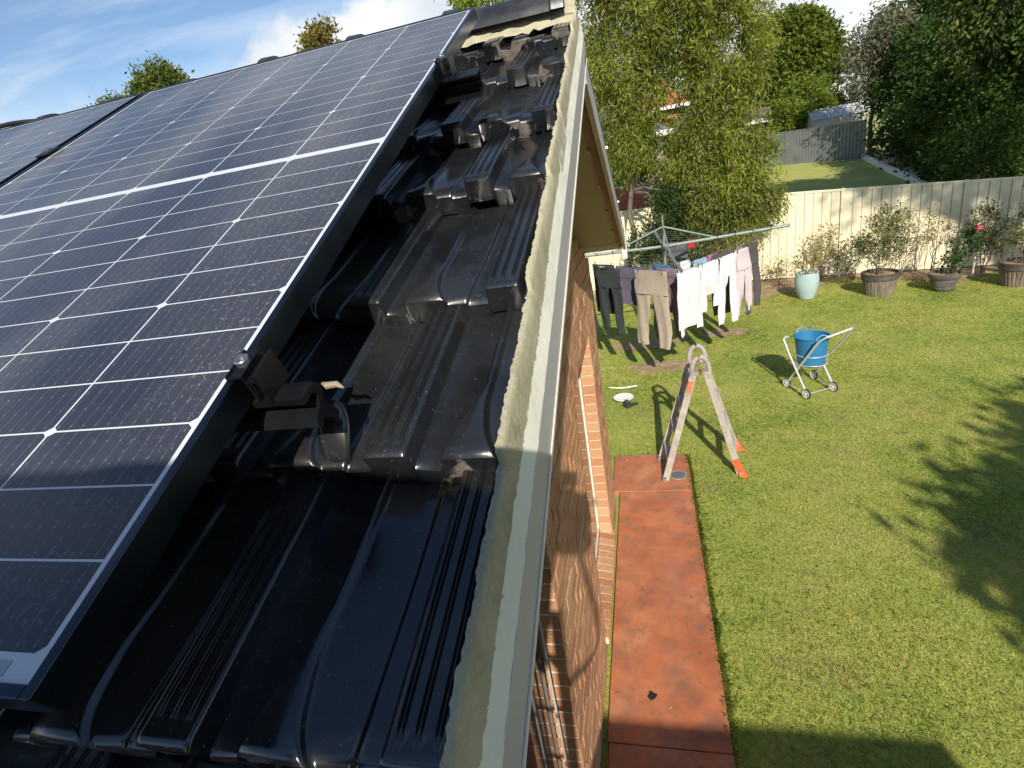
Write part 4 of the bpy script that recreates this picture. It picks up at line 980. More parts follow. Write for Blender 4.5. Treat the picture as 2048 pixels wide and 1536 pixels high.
for f_ in (1., .86, .72, .58, .44):
    for k in range(4):
        a = (HC+Vector((0, 0, HZ))).lerp(ends[k], f_); b_ = (HC+Vector((0, 0, HZ))).lerp(ends[(k+1) % 4], f_); mid = (a+b_)/2-Vector((0, 0, .025)); hb('line', [a, mid, b_], .0022, M['line'], 5)
    for e in ends:
        p = (HC+Vector((0, 0, HZ))).lerp(e, f_); B = MB(); B.lathe([(.028, -.006), (.028, .006)], p, 10, ax='x'); B.build('line_clip', tyre_m, ho)
def cloth_mat(name, c, c2=None): return pm(name, c, c2, 16, .9, bmp=.35, bscale=40, stops=(.3, .7))
def on_line(k, f_, t):
    a = (HC+Vector((0, 0, HZ))).lerp(ends[k], f_); b_ = (HC+Vector((0, 0, HZ))).lerp(ends[(k+1) % 4], f_); p = a.lerp(b_, t); p.z -= .05*math.sin(math.pi*t)+.004; return p, (b_-a).normalized()
def lens(B, rows, dirv, nrm, th, seed, mi=0):
    """rows: (z, left, right) along dirv; a closed flattened tube with folds"""
    k = 14; rs = random.Random(seed); ph = rs.uniform(0, 6)
    st_ = len(B.v); nr = len(rows)
    for j, (c0, z, l_, r_) in enumerate(rows):
        for i in range(k):
            a = 2*math.pi*i/k; u = (1-math.cos(a))/2 if False else .5-.5*math.cos(a); side_ = math.sin(a)
            xx = l_+(r_-l_)*u; dp = th*side_*(.6+.4*math.sin(j*.9+ph))+.014*math.sin(xx*38+ph+j*.35)*min(1, j/2)+.008*math.sin(xx*80+j*1.3)
            p = c0+dirv*xx+nrm*(dp+.012*math.sin(j*.6+ph))+Vector((0, 0, z)); B.v.append(tuple(p))
    for j in range(nr-1):
        for i in range(k): B.f.append((st_+j*k+i, st_+j*k+(i+1) % k, st_+(j+1)*k+(i+1) % k, st_+(j+1)*k+i)); B.mi.append(mi)
    B.f.append(tuple(st_+i for i in range(k))); B.f.append(tuple(st_+(nr-1)*k+i for i in range(k))[::-1]); B.mi += [mi, mi]
GARM = 0
def garment(kind, k, f_, t, w_, L_, mat, label, cat, tilt=0., name=None, sway=0.):
    global GARM; GARM += 1
    p, dv_ = on_line(k, f_, t); nrm = dv_.cross(Vector((0, 0, 1))).normalized(); B = MB(); sl = dv_.z/max(.2, math.hypot(dv_.x, dv_.y)); dh = Vector((dv_.x, dv_.y, 0)).normalized()
    def rows(zs, fl_, fr_, top=False): return [(p+nrm*(sway*(-z)), z+(sl*(fl_(z)+fr_(z))/2 if True else 0), fl_(z), fr_(z)) for z in zs]
    if kind == 'trousers':
        hz = -.30*L_ if L_ > .7 else -.45*L_; zs = [0, -.02, -.05, hz*.35, hz*.6, hz*.85, hz]
        lens(B, rows(zs, lambda z: -w_*(.475+.05*min(1, -z/.2)), lambda z: w_*(.475+.05*min(1, -z/.2))), dh, nrm, .022, GARM)
        for s_ in (-1, 1):
            zs = [hz*.9]+[hz-(L_+hz)*q for q in (.0, .12, .26, .4, .55, .7, .85, 1.)]
            def L0(z, s_=s_): q = max(0, (hz-z)/(L_+hz)); wob_ = .015*math.sin(q*7+GARM+s_); return (s_*w_*.27+s_*w_*.13*q*(.6 if GARM % 2 else 1.2)+wob_)-w_*(.245-.085*q)
            def R0(z, s_=s_): q = max(0, (hz-z)/(L_+hz)); wob_ = .015*math.sin(q*7+GARM+s_); return (s_*w_*.27+s_*w_*.13*q*(.6 if GARM % 2 else 1.2)+wob_)+w_*(.245-.085*q)
            zs = [z*(1+.03*s_*(GARM % 3-1)) for z in zs]; lens(B, rows(zs, L0, R0), dh, nrm, .026, GARM*3+s_)
    elif kind == 'shirt':
        zs = [-L_*q for q in (0, .03, .1, .25, .4, .55, .7, .85, 1.)]
        lens(B, rows(zs, lambda z: -w_*.5*(1+.04*math.sin(z*20)), lambda z: w_*.5*(1+.04*math.sin(z*17+1))), dh, nrm, .018, GARM)
        for s_ in (-1, 1):
            zs = [-L_*.62-.30*q for q in (0, .3, .6, 1.)]; lens(B, rows([z-.08 for z in zs], lambda z, s_=s_: s_*w_*.36-.06, lambda z, s_=s_: s_*w_*.36+.06), dh, nrm, .022, GARM*5+s_)
    else:
        zs = [-L_*q for q in (0, .02, .1, .25, .4, .55, .7, .85, 1.)]; lens(B, rows(zs, lambda z: -w_*.5*(1+.05*math.sin(z*12+GARM)), lambda z: w_*.5*(1+.05*math.sin(z*9))), dh, nrm, .010, GARM)
    ob = B.build(name or kind, mat, loc=p, smooth=True, sharp=70); tag(ob, label, cat, 'washing pegged on the hoist')
    for s_ in (-.36, .36):
        q = p+dh*(w_*s_)+Vector((0, 0, sl*w_*s_)); b2 = MB(); b2.box((q.x-.007, q.y-.012, q.z-.035), (q.x+.007, q.y+.012, q.z+.03)); b2.build('peg', peg_m, ob)
    return ob
peg_m = pm('peg_dark', (.05, .06, .08), None, rough=.4)
cb_ = cloth_mat('black_cloth', (.017, .019, .021), (.028, .03, .032)); cg = cloth_mat('dark_green_cloth', (.022, .030, .028), (.033, .042, .038)); ct = cloth_mat('tan_cloth', (.36, .29, .22), (.42, .345, .265)); cm_ = cloth_mat('mauve_cloth', (.20, .14, .17), (.25, .18, .21)); cw = cloth_mat('white_cloth', (.62, .62, .64), (.70, .70, .72)); cbl = cloth_mat('blue_cloth', (.04, .13, .30), (.06, .17, .36)); clm = cloth_mat('pale_mauve_cloth', (.52, .44, .46), (.60, .52, .54)); cdk = cloth_mat('charcoal_cloth', (.060, .052, .056), (.085, .075, .08)); crd = cloth_mat('red_cloth', (.55, .02, .04), None); cpk = cloth_mat('plum_cloth', (.32, .10, .22), (.40, .14, .28)); clb = cloth_mat('pale_blue_cloth', (.30, .42, .55), None); cgy = cloth_mat('grey_cloth', (.13, .12, .14), (.17, .16, .18)); cpp = cloth_mat('purple_grey_cloth', (.12, .10, .15), (.16, .14, .2))
# line from near arm (1) to left arm (2)
garment('trousers', 1, 1., .20, .60, 1.12, ct, 'tan trousers with pockets, longest garment on the front line', 'trousers')
garment('trousers', 1, .90, .10, .46, 1.02, cm_, 'mauve trousers hanging behind the tan trousers', 'trousers', name='trousers')
garment('trousers', 1, 1., .50, .50, .98, cg, 'dark green leggings left of the tan trousers', 'trousers')
garment('trousers', 1, 1., .73, .46, 1.0, cb_, 'black trousers hanging at the house corner', 'trousers')
garment('towel', 1, .86, .62, .50, .80, cb_, 'black towel on the second line near the wall', 'towel')
garment('towel', 1, .84, .38, .60, .60, cpp, 'purple grey towel on the inner line behind the leggings', 'towel')
garment('shirt', 1, .76, .14, .34, .50, cbl, 'blue shirt on the inner line near the hoist post', 'shirt')
# striped top: alternate material bands
mtS, nS, bS, oS = newmat('striped_cloth'); spx = N(nS, 'ShaderNodeSeparateXYZ'); nS.links.new(pos(nS), spx.inputs[0])
fz = math_(nS, 'FRACT', math_(nS, 'MULTIPLY', spx.outputs[2], 42)); nS.links.new(mixc(nS, ramp(nS, fz, [(.49, 0.), (.51, 1.)]), (.02, .02, .022), (.75, .75, .75)), bS.inputs['Base Color']); bS.inputs['Roughness'].default_value = .9
garment('shirt', 1, .96, .82, .42, .22, mtS, 'black top with thin white stripes at the house corner', 'top', name='striped_singlet')
garment('towel', 1, .95, .58, .12, .50, mtS, 'narrow striped black and white cloth between dark trousers', 'cloth', name='striped_cloth')
# line from right arm (0) to near arm (1)
def g0(t): return 1-t
garment('shirt', 0, 1., g0(.06), .54, .80, cw, 'long white shirt nearest the near arm of the hoist', 'shirt')
garment('shirt', 0, 1., g0(.225), .44, .46, cw, 'short white T-shirt with a small red print', 'T-shirt')
garment('trousers', 0, 1., g0(.385), .42, 1.0, cw, 'white jeans on the right front line', 'trousers')
garment('trousers', 0, 1., g0(.53), .38, .98, clm, 'pale mauve trousers right of the white jeans', 'trousers')
garment('trousers', 0, .98, g0(.64), .32, 1.02, cdk, 'charcoal trousers at the right end of the washing', 'trousers')
garment('trousers', 0, .86, g0(.42), .44, .92, cdk, 'charcoal trousers on the inner line behind the white jeans', 'trousers')
garment('towel', 0, .80, g0(.36), .24, .24, cpk, 'plum cloth on the inner right line', 'cloth', name='cloth')
garment('towel', 0, .80, g0(.22), .30, .22, clb, 'pale blue cloth on the inner right line', 'cloth', name='cloth')
garment('towel', 0, .72, g0(.10), .30, .30, cw, 'white cloth on the innermost right line', 'cloth', name='cloth')
garment('towel', 0, .96, g0(.60), .26, .24, cdk, 'small charcoal cloth folded over the right line', 'cloth', name='cloth')
garment('towel', 3, .40, .35, .42, .26, cgy, 'dark grey towel hanging behind the hoist post', 'towel')
garment('towel', 3, .58, .45, .16, .14, crd, 'small red cloth pegged behind the hoist post', 'cloth', name='cloth')

# ------------------------------------------------------------------ potted plants along the fence
L_rose = leafmat('glossy_rose_leaf', (.020, .045, .016), (.07, .12, .035), .25); L_olive = leafmat('olive_shrub_leaf', (.05, .075, .030), (.17, .19, .085), .3, dry=(.36, .25, .08), dryamt=.08)
L_yel = leafmat('yellowing_leaf', (.15, .17, .05), (.36, .33, .10), .35, dry=(.45, .26, .08), dryamt=.12)
def plant_part(par, base, h_, blobs, ntip, nleaf, sig, L_, W_, mat, stems=5, cname='foliage'):
    P, Dd, Ls, Ws, T = blob_leaves(blobs, ntip, nleaf, sig, L_, W_, 0., .25); B = MB()
    for k in range(stems):
        tgt = T[rng.integers(len(T))]; limb(B, (base[0]+rng.normal()*.03, base[1]+rng.normal()*.03, base[2]), tgt, .009, .003, 5, .10, 5)
    for k in range(stems*2):
        a = T[rng.integers(len(T))]; b0 = np.array([base[0], base[1], base[2]+h_*.3]); limb(B, b0+(a-b0)*.3, a, .004, .0015, 3, .1, 4)
    B.build('stem', M['bark'], par, smooth=True)
    ob = bpy.data.objects.new(cname, leaves_mesh(cname, P, Dd, Ls, Ws, mat, org(par))); link(ob, par)
def pot(par, c_, prof, mat, soil_r, soil_z, name='pot'):
    B = MB(); B.lathe(prof, c_, 36); B.build(name, mat, par, smooth=True, sharp=40)
    B = MB(); B.lathe([(soil_r, soil_z-.02), (soil_r, soil_z), (.001, soil_z+.01)], c_, 20); B.build('soil', M['soil'], par, smooth=True)
c1 = (3.545, 11.98, 0); p1 = empty('potted_plant', c1, 'pale blue glazed egg shaped pot with a thin leafy plant', 'potted plant', 'potted plants along the fence')
pot(p1, c1, [(.11, 0), (.14, .01), (.19, .14), (.225, .30), (.228, .40), (.212, .50), (.205, .535), (.188, .535), (.19, .48), (.19, .46)], pm('pale_blue_glaze', (.33, .44, .45), (.40, .50, .50), 5, .35, bmp=.05), .19, .47)
plant_part(p1, (3.545, 11.98, .48), .6, [(3.5, 12.0, 1.0, .30, .2, .26), (3.42, 12.0, .72, .2, .15, .2), (3.66, 12.0, .8, .2, .15, .22)], 26, 520, .05, .060, .020, L_yel)
barrel = pm('brown_barrel_plastic', (.12, .095, .075), (.26, .21, .165), 22, .7, bmp=.4, bscale=50, stretch=(1, 1, .15))
def barrel_pot(name_, cx, cy, label, blobs, lm, n_):
    c_ = (cx, cy, 0); p_ = empty('potted_plant', c_, label, 'potted plant', 'potted plants along the fence')
    B = MB(); k = 28
    vs = []; prof = [(.245, 0), (.30, .30)]
    for j, (r_, z) in enumerate(prof):
        for i in range(k*4):
            a = 2*math.pi*i/(k*4); rr_ = r_-(.009 if i % 4 == 0 else 0); vs.append((cx+rr_*math.cos(a), cy+rr_*math.sin(a), z))
    kk = k*4; B.add(vs, [(i, (i+1) % kk, kk+(i+1) % kk, kk+i) for i in range(kk)]); B.build('staves', barrel, p_)
    B = MB(); B.lathe([(.290, .30), (.312, .305), (.318, .36), (.312, .375), (.318, .38), (.322, .425), (.300, .43), (.292, .37)], c_, 40); B.build('hoop', pm('dark_hoop', (.055, .045, .04), (.09, .075, .065), 20, .6), p_, smooth=True, sharp=30)
    B = MB(); B.lathe([(.292, .30), (.292, .37), (.001, .385)], c_, 20); B.build('soil', M['soil'], p_)
    plant_part(p_, (cx, cy, .38), .8, blobs, n_[0], n_[1], .06, .065, .022, lm, 8)
    return p_
barrel_pot('p2', 4.79, 11.80, 'brown ribbed barrel tub with a tall grey green shrub', [(4.80, 11.85, 1.02, .42, .3, .42), (4.86, 11.85, 1.42, .26, .2, .28), (4.62, 11.85, .95, .3, .25, .3), (5.0, 11.8, .85, .28, .2, .25)], L_olive, (90, 2600))
barrel_pot('p4', 6.90, 11.47, 'brown ribbed barrel tub at the right edge of the picture', [(6.95, 11.5, .80, .30, .25, .26)], L_olive, (40, 700))
c3 = (5.78, 11.58, 0); p3 = empty('potted_plant', c3, 'dark banded bowl pot holding a rose bush with one red bloom', 'potted plant', 'potted plants along the fence')
pot(p3, c3, [(.15, 0), (.165, .01), (.185, .075), (.176, .08), (.178, .10), (.192, .105), (.215, .20), (.207, .205), (.208, .225), (.235, .24), (.262, .30), (.266, .335), (.245, .338), (.235, .29), (.23, .28)], pm('charcoal_pot', (.085, .075, .07), (.15, .135, .125), 8, .55), .235, .29)
plant_part(p3, (5.86, 11.58, .30), .7, [(5.92, 11.6, .50, .22, .18, .16), (6.08, 11.6, .78, .22, .16, .18), (6.2, 11.62, .95, .16, .14, .14)], 46, 950, .045, .060, .034, L_rose, 6)
B = MB()
for k in range(5):
    rr_ = .075-.012*k; B.lathe([(.010, 1.06+.006*k), (rr_, 1.085+.010*k), (rr_*.9, 1.10+.010*k), (.008, 1.07+.006*k)], (6.20, 11.52, 0), 9)
B.build('rose_bloom', pm('crimson_petal', (.42, .012, .03), (.5, .02, .05), 40, .6), p3, smooth=True)
# shrubs growing in the bed against the fence
def shrub(x, y, label, blobs, mat, n_, name='fence_shrub', L_=.06, W_=.022):
    n_ = (n_[0], int(n_[1]*.68))
    s_ = empty(name, (x, y, 0), label, 'shrub', 'small shrubs planted along the cream fence')
    plant_part(s_, (x, y, 0), .8, [(x+a, y+b_, c_, d__, e_, f_) for a, b_, c_, d__, e_, f_ in blobs], n_[0], n_[1], .05, L_, W_, mat, 5)
shrub(2.75, 13.0, 'thin yellowing shrub right of the charcoal trousers', [(0, 0, 1.15, .16, .12, .3), (.05, 0, .6, .3, .15, .25)], L_yel, (26, 520))
shrub(3.35, 13.25, 'low brownish shrub behind the pale blue pot, left side', [(0, 0, .45, .45, .15, .25)], L_yel, (30, 600))
shrub(4.15, 13.2, 'orange green upright shrub right of the pale blue pot', [(0, 0, .75, .28, .15, .40), (.1, 0, 1.1, .16, .12, .2)], L_yel, (40, 900))
shrub(4.75, 13.1, 'leafy shrub between blue pot and barrel tub, low on the fence', [(-.1, 0, .55, .35, .15, .35)], L_olive, (36, 800))
shrub(5.55, 12.85, 'wide yellow green shrub spread flat on the fence', [(0, 0, 1.15, .60, .15, .22), (.2, 0, .75, .45, .15, .2), (-.5, 0, .9, .3, .15, .2)], L_yel, (70, 1500))
shrub(6.1, 12.75, 'bare stemmed shrub with sparse leaves behind the rose', [(0, 0, 1.0, .25, .12, .30)], L_yel, (18, 260))
shrub(6.85, 12.55, 'dense blue green shrub right of the red rose', [(0, 0, 1.0, .42, .2, .36), (.2, 0, .6, .4, .2, .2)], L_olive, (80, 2200))
shrub(7.6, 12.4, 'blue green shrub at the right picture edge by the fence', [(-.1, 0, .95, .40, .2, .36), (0, 0, 1.4, .25, .2, .3)], L_olive, (70, 1700))
B = MB(); B.box((6.60, 12.35, 0), (6.625, 12.375, .42)); tag(B.build('garden_stake', M['fibro'], loc=(6.6, 12.35, 0)), 'short pale stake in the bed by the fence', 'stake')
shrub(1.35, 12.7, 'small red flowering plant behind the washing, low by the tree', [(0, 0, .35, .3, .2, .2)], L_rose, (26, 400))

# ------------------------------------------------------------------ trees
L_feather = leafmat('feathery_leaf', (.055, .085, .013), (.35, .38, .065), .42, 1.1, dry=(.34, .27, .16), dryamt=.07)
L_dark = leafmat('dark_leaf', (.014, .036, .009), (.060, .105, .022), .3, .7)
L_mid = leafmat('mid_green_leaf', (.045, .075, .014), (.17, .215, .040), .3, .8)
L_pine = leafmat('pine_needles', (.060, .090, .014), (.20, .23, .035), .3, .5)
L_bright = leafmat('bright_leaf', (.10, .15, .022), (.25, .31, .05), .35, .6)
L_gum = leafmat('gum_leaf', (.085, .095, .060), (.21, .21, .14), .25, .8, dry=(.35, .27, .11), dryamt=.07)
L_dead = leafmat('dry_twig_leaf', (.16, .12, .08), (.30, .24, .17), .2, .8)
tree('feathery_tree', 'tall feathery tree with drooping yellow green leaves between house and cream fence', (.05, 13.35, 0), 2.5,
     [(.35, 13.5, 5.3, .95, .9, 1.5), (1.5, 13.6, 6.2, 1.1, 1.0, 1.5), (2.35, 13.6, 4.9, .95, .9, 1.3), (.35, 13.4, 3.7, .75, .7, .8), (1.85, 13.4, 3.1, .95, .8, .75), (2.5, 13.3, 3.0, .65, .7, 1.0), (1.5, 14.0, 7.8, 1.4, 1.1, 1.0), (2.6, 13.0, 1.95, .65, .5, .55), (.15, 13.6, 7.2, 1.0, 1.0, 1.1), (2.1, 12.9, 2.2, .5, .4, .5), (2.7, 13.5, 6.8, .5, .6, .9)],
     900, 150000, .12, .12, .023, L_feather, .075, .6, .25, branches=13, twigs=60)
tree('dark_bush', 'dark green bush under the feathery tree behind the hoist post', (.95, 13.0, 0), .9,
     [(1.0, 12.95, 1.75, .55, .45, .75), (.5, 13.0, 1.35, .5, .4, .5), (1.35, 12.9, 1.2, .5, .4, .55), (1.2, 12.95, 2.3, .3, .3, .35)], 130, 6500, .10, .085, .035, L_dark, .06, 0., .3, branches=8, twigs=30, cat='bush')
tree('young_tree', 'lower yellow leaved tree hanging over the cream fence', (1.95, 13.3, 0), 1.3,
     [(1.7, 13.2, 2.1, .55, .5, .55), (2.3, 13.1, 1.75, .45, .4, .45), (1.5, 13.1, 1.35, .5, .4, .45)], 220, 17000, .12, .10, .021, leafmat('olive_feather_leaf', (.09, .11, .022), (.33, .33, .085), .4, 1.2, dry=(.38, .30, .18), dryamt=.1), .05, .7, .3, branches=8, twigs=40)
# neighbour's trees along the retaining edge
tree('hedge_tree', 'dense dark hedge tree at the end of the neighbour lawn', (13.3, 33.2, .95), 2.0, [(13.2, 33, 3.2, 1.6, 1.5, 2.4), (13.6, 32.4, 5.2, 1.5, 1.4, 1.4)], 220, 9000, .25, .22, .11, L_dark, .16, 0., .6, group='dark trees behind the retaining edge')
tree('hedge_tree', 'dark hedge tree, middle one beside the sloping retaining edge', (12.6, 28.4, .8), 2.0, [(12.5, 28.4, 2.8, 1.7, 1.8, 2.3), (12.8, 28, 4.8, 1.5, 1.5, 1.5)], 240, 10000, .24, .20, .10, L_dark, .16, 0., .6, group='dark trees behind the retaining edge')
tree('hedge_tree', 'leafy hedge tree with yellow green sprays above the cream fence', (11.5, 23.4, .55), 2.0, [(11.4, 23.6, 2.4, 1.6, 1.8, 2.2), (11.6, 23, 4.0, 1.4, 1.4, 1.4)], 320, 16000, .20, .18, .10, leafmat('hedge_leaf', (.018, .042, .010), (.11, .165, .028), .3, .8), .15, 0., .55, group='dark trees behind the retaining edge')
tree('hedge_tree', 'nearest hedge tree rising right behind the cream fence at the picture edge', (10.6, 17.8, .25), 1.8, [(10.2, 17.9, 2.2, 1.9, 1.6, 2.2), (10.4, 17.2, 4.0, 1.7, 1.5, 1.3), (8.7, 16.6, 1.6, .9, .8, 1.2)], 420, 26000, .17, .13, .065, leafmat('hedge_leaf_near', (.016, .040, .010), (.10, .155, .028), .3, .9), .15, .2, .5, group='dark trees behind the retaining edge')
tree('overhanging_tree', 'big dark tree filling the upper right corner with hanging branches', (9.8, 19.5, .3), 3.2,
     [(9.6, 17.8, 6.0, 1.7, 1.6, 1.6), (8.5, 17.4, 5.3, .9, 1.0, 1.1), (11.0, 17.8, 4.8, 2.0, 1.6, 1.2), (9.4, 17.0, 7.4, 1.6, 1.4, 1.3), (9.9, 15.8, 5.2, .8, .8, .9)], 560, 34000, .17, .14, .06, leafmat('overhang_leaf', (.016, .038, .012), (.12, .165, .040), .3, .9, dry=(.22, .19, .08), dryamt=.03), .2, .5, .35, branches=16, twigs=120)
tree('gum_tree', 'sparse grey green gum tree rising above the hedge', (12.2, 34.5, 1.0), 3.6, [(11.9, 34, 5.0, 1.3, 1.2, 1.5), (12.4, 34, 6.9, 1.1, 1.0, 1.1), (11.4, 34.2, 6.3, .7, .7, .8), (12.9, 33.6, 5.9, .8, .8, 1.0)], 230, 7000, .22, .20, .07, L_gum, .12, .3, .3, branches=14, twigs=90)
tree('pine_tree', 'dome shaped pine tree behind the grey fence', (10.9, 45.5, 1.25), 5.2, [(10.9, 45, 7.9, 2.3, 2.0, 1.75), (9.6, 45, 7.0, 1.1, 1.2, 1.2), (12.3, 45, 7.0, 1.1, 1.2, 1.2), (10.9, 45, 6.0, 2.2, 1.8, 1.0)], 420, 46000, .22, .32, .16, L_pine, .25, 0., .80, branches=14, twigs=40)
tree('round_bush', 'bright green round bush just behind the grey fence', (10.5, 41.0, 1.2), 2.4, [(10.35, 40.8, 4.4, 1.55, 1.3, 1.35), (9.6, 40.8, 3.7, 1.0, 1.0, 1.0), (11.3, 40.8, 3.6, .9, 1., .9)], 240, 13000, .15, .18, .07, L_bright, .12, 0., .75, branches=8, twigs=20)
for i, (x, y, zt, r_, lb) in enumerate(((12.0, 43.5, 6.9, .42, 'left'), (12.75, 43.2, 7.2, .45, 'middle'), (13.6, 43.0, 7.3, .5, 'right'), (11.2, 43.8, 6.0, .4, 'leftmost short'))):
    tree('cypress', 'slim upright cypress below the dome pine, %s one of the row' % lb, (x, y, 1.2), 2.2, [(x, y, (zt+2.2)/2, r_, r_, (zt-2.2)/2)], 60, 3200, .10, .22, .05, leafmat('cypress_leaf', (.05, .09, .015), (.16, .21, .035), .2, 1.), .08, 0., .7, branches=3, twigs=6, group='cypresses behind the fence')
tree('background_tree', 'dark treetop filling the gap behind the hedge', (16.5, 40, 1.2), 3, [(16.5, 40, 6.0, 2.6, 2.2, 3.0)], 200, 9000, .32, .30, .14, L_dark, .2, 0., .6, group='trees on the skyline')
tree('background_tree', 'olive tree behind the red roofed house', (3.5, 56, 1.3), 4, [(3.5, 56, 7.2, 3.6, 2.4, 3.2), (8., 57, 6.2, 2.8, 2.2, 2.6), (-1, 56, 6.5, 3, 2, 3)], 300, 14000, .4, .34, .15, L_mid, .2, 0., .6, group='trees on the skyline')
tree('background_tree', 'green bushes standing in front of the red roofed house', (1.5, 43.5, 1.2), 2, [(-1.5, 43.5, 3.4, 2.2, 1.2, 2.4), (1.6, 43.5, 3.3, 2.0, 1.2, 2.1), (4.3, 43.5, 3.3, 1.8, 1.2, 2.1), (-.5, 43.5, 5.4, 1.5, 1, 1.6)], 320, 20000, .22, .26, .11, L_mid, .15, 0., .5, group='trees on the skyline')
tree('background_tree', 'dark green bushes in front of the low grey roofed house', (-.2, 28.5, .7), 1.2, [(-1.2, 28.5, 1.9, 1.5, .9, 1.2), (.9, 28.5, 1.7, 1.4, .9, 1.0), (2.2, 28.8, 1.5, .9, .8, .8)], 200, 12000, .18, .16, .07, L_dark, .12, 0., .5, group='trees on the skyline')
tree('background_tree', 'dark bush row between shed and brick house', (9.9, 46, 1.2), 2, [(9.4, 46, 3.4, 1.6, 1.2, 1.8), (12.5, 46.5, 3.4, 2.2, 1.2, 1.6)], 160, 8000, .25, .26, .11, L_dark, .15, 0., .6, group='trees on the skyline')
# treetops beyond the ridge
L_top = leafmat('treetop_leaf', (.055, .080, .018), (.19, .22, .055), .3, .5); L_top2 = leafmat('autumn_leaf', (.13, .11, .035), (.30, .24, .085), .3, .5)
tree('ridge_tree', 'rusty brown treetop showing above the ridge left of centre', (-12.4, 25, 0), 6, [(-12.2, 25, 9.2, .95, .9, 1.25), (-12.9, 25, 8.8, .5, .6, .9)], 130, 13000, .13, .17, .08, L_top2, .16, .2, .4, group='treetops beyond the ridge', branches=8, twigs=40)
tree('ridge_tree', 'round green treetop above the ridge beside the panel gap', (-21.0, 25, 0), 6, [(-20.9, 25, 9.3, 1.35, 1.1, 1.15), (-20.2, 25, 8.9, .9, .8, .9)], 170, 17000, .16, .18, .09, L_top, .16, .2, .5, group='treetops beyond the ridge', branches=8, twigs=40)
tree('ridge_tree', 'lower green treetop at the far left above the ridge', (-24.4, 25, 0), 6, [(-24.2, 25, 8.6, 1.3, 1.0, 1.0), (-23.2, 25, 8.9, .8, .8, .8)], 140, 12000, .16, .18, .09, L_top, .16, .2, .5, group='treetops beyond the ridge', branches=8, twigs=30)
tree('ridge_tree', 'bright green treetop peeping over the ridge near the gable', (-3.9, 22, 0), 6.5, [(-3.9, 22, 8.9, 1.5, 1.2, 1.5)], 110, 6500, .2, .17, .07, L_bright, .2, .2, .5, group='treetops beyond the ridge', branches=8, twigs=30)
# trees right of and behind the camera, whose shadows fall on lawn and fence
tree('garden_tree', 'leafy tree right of the yard whose shadow covers the lawn edge', (6.4, -4.6, 0), 2.2, [(6.9, -4.8, 4.2, 2.3, 2.0, 1.8), (8.6, -4.3, 4.5, 2.3, 1.8, 1.8), (5.5, -5.5, 3.3, 1.5, 1.2, 1.1), (7.0, -6.3, 4.3, 2.2, 1.8, 1.8), (7.4, -4.0, 4.2, 1.7, 1.4, 1.2), (5.35, -3.3, 4.0, 1.05, 1.0, .8), (6.5, -2.0, 4.3, 1.0, .9, .7), (8.0, -1.4, 4.5, 1.2, 1.0, .7)], 900, 100000, .22, .22, .13, L_mid, .2, 0., .3, branches=14, twigs=60)
tree('garden_tree', 'tall tree right of the yard that dapples the top of the fence', (10.1, .4, 0), 6.5, [(9.0, .2, 10.6, 2.0, 1.6, 1.3), (11.2, 0, 10.4, 1.8, 1.6, 1.4), (10., .5, 12.0, 2.4, 1.8, 1.3), (8.2, 1.2, 10.1, 1.0, .9, .6)], 300, 15000, .2, .17, .075, L_mid, .2, 0., .35, branches=14, twigs=80)

# ------------------------------------------------------------------ neighbour's yard
gf = empty('grey_fence', (9.5, 37.5, 1.05), 'tall dark grey steel fence at the end of the neighbour lawn', 'fence')
A_, B2 = Vector((11.95, 34.7, .95)), Vector((-6., 55., 1.25)); gd = (B2-A_); gL = Vector((gd.x, gd.y, 0)).length; gd.normalize(); gn = Vector((-gd.y, gd.x, 0)).normalized()
nb_ = int(gL/2.37)
for k in range(nb_):
    a = A_+gd*(2.37*k); B = MB(); P = [a+gd*s_+gn*n_ for s_ in (-.03, .03) for n_ in (-.03, .03)]; B.add([p-Vector((0, 0, .1)) for p in P]+[p+Vector((0, 0, 1.92)) for p in P], [(0, 1, 3, 2), (4, 6, 7, 5), (0, 4, 5, 1), (2, 3, 7, 6), (0, 2, 6, 4), (1, 5, 7, 3)]); B.build('post', M['grey_steel'], gf)
    B = MB(); pr = []
    for r_ in range(12):
        s_ = .035+r_*2.3/12; pr += [(s_, .018), (s_+.15, .018), (s_+.162, -.018), (s_+.18, -.018)]
    kk = len(pr); vs = [a+gd*s_+gn*n_+Vector((0, 0, z)) for z in (.02, 1.86) for s_, n_ in pr]; B.add(vs, [(i, i+1, kk+i+1, kk+i) for i in range(kk-1)]); B.build('panel', M['grey_steel'], gf)
    B = MB(); P = [a+gd*s_+gn*n_+Vector((0, 0, z)) for z in (1.855, 1.91) for s_ in (.03, 2.34) for n_ in (-.03, .03)]; B.add(P, [(0, 1, 3, 2), (4, 6, 7, 5), (0, 4, 5, 1), (2, 3, 7, 6), (0, 2, 6, 4), (1, 5, 7, 3)]); B.build('top_rail', M['grey_steel'], gf)
rw = empty('retaining_edge', (11, 28, .7), 'low pale concrete retaining edge along the neighbour lawn', 'retaining wall')
rpts = [(11.85, 34.4), (11.3, 31.2), (10.75, 28.0), (10.3, 24.8), (9.75, 21.6), (9.2, 18.4)]
for a, b_ in zip(rpts[:-1], rpts[1:]):
    B = MB(); a = Vector((*a, gz(*a)+.07)); b_ = Vector((*b_, gz(*b_)+.07)); B.bar(a, b_-(b_-a).normalized()*.02, .16, .30); B.build('sleeper', M['fibro'], rw)
B = MB(); pl = [(x, y) for x, y in rpts]; vs = [(x+.05, y, gz(x, y)+.06) for x, y in pl]+[(x+5, y, gz(x, y)+.10) for x, y in pl]; k = len(pl); B.add(vs, [(i, i+k, i+k+1, i+1) for i in range(k-1)]); tag(B.build('hedge_bed', M['soil']), kind='structure')
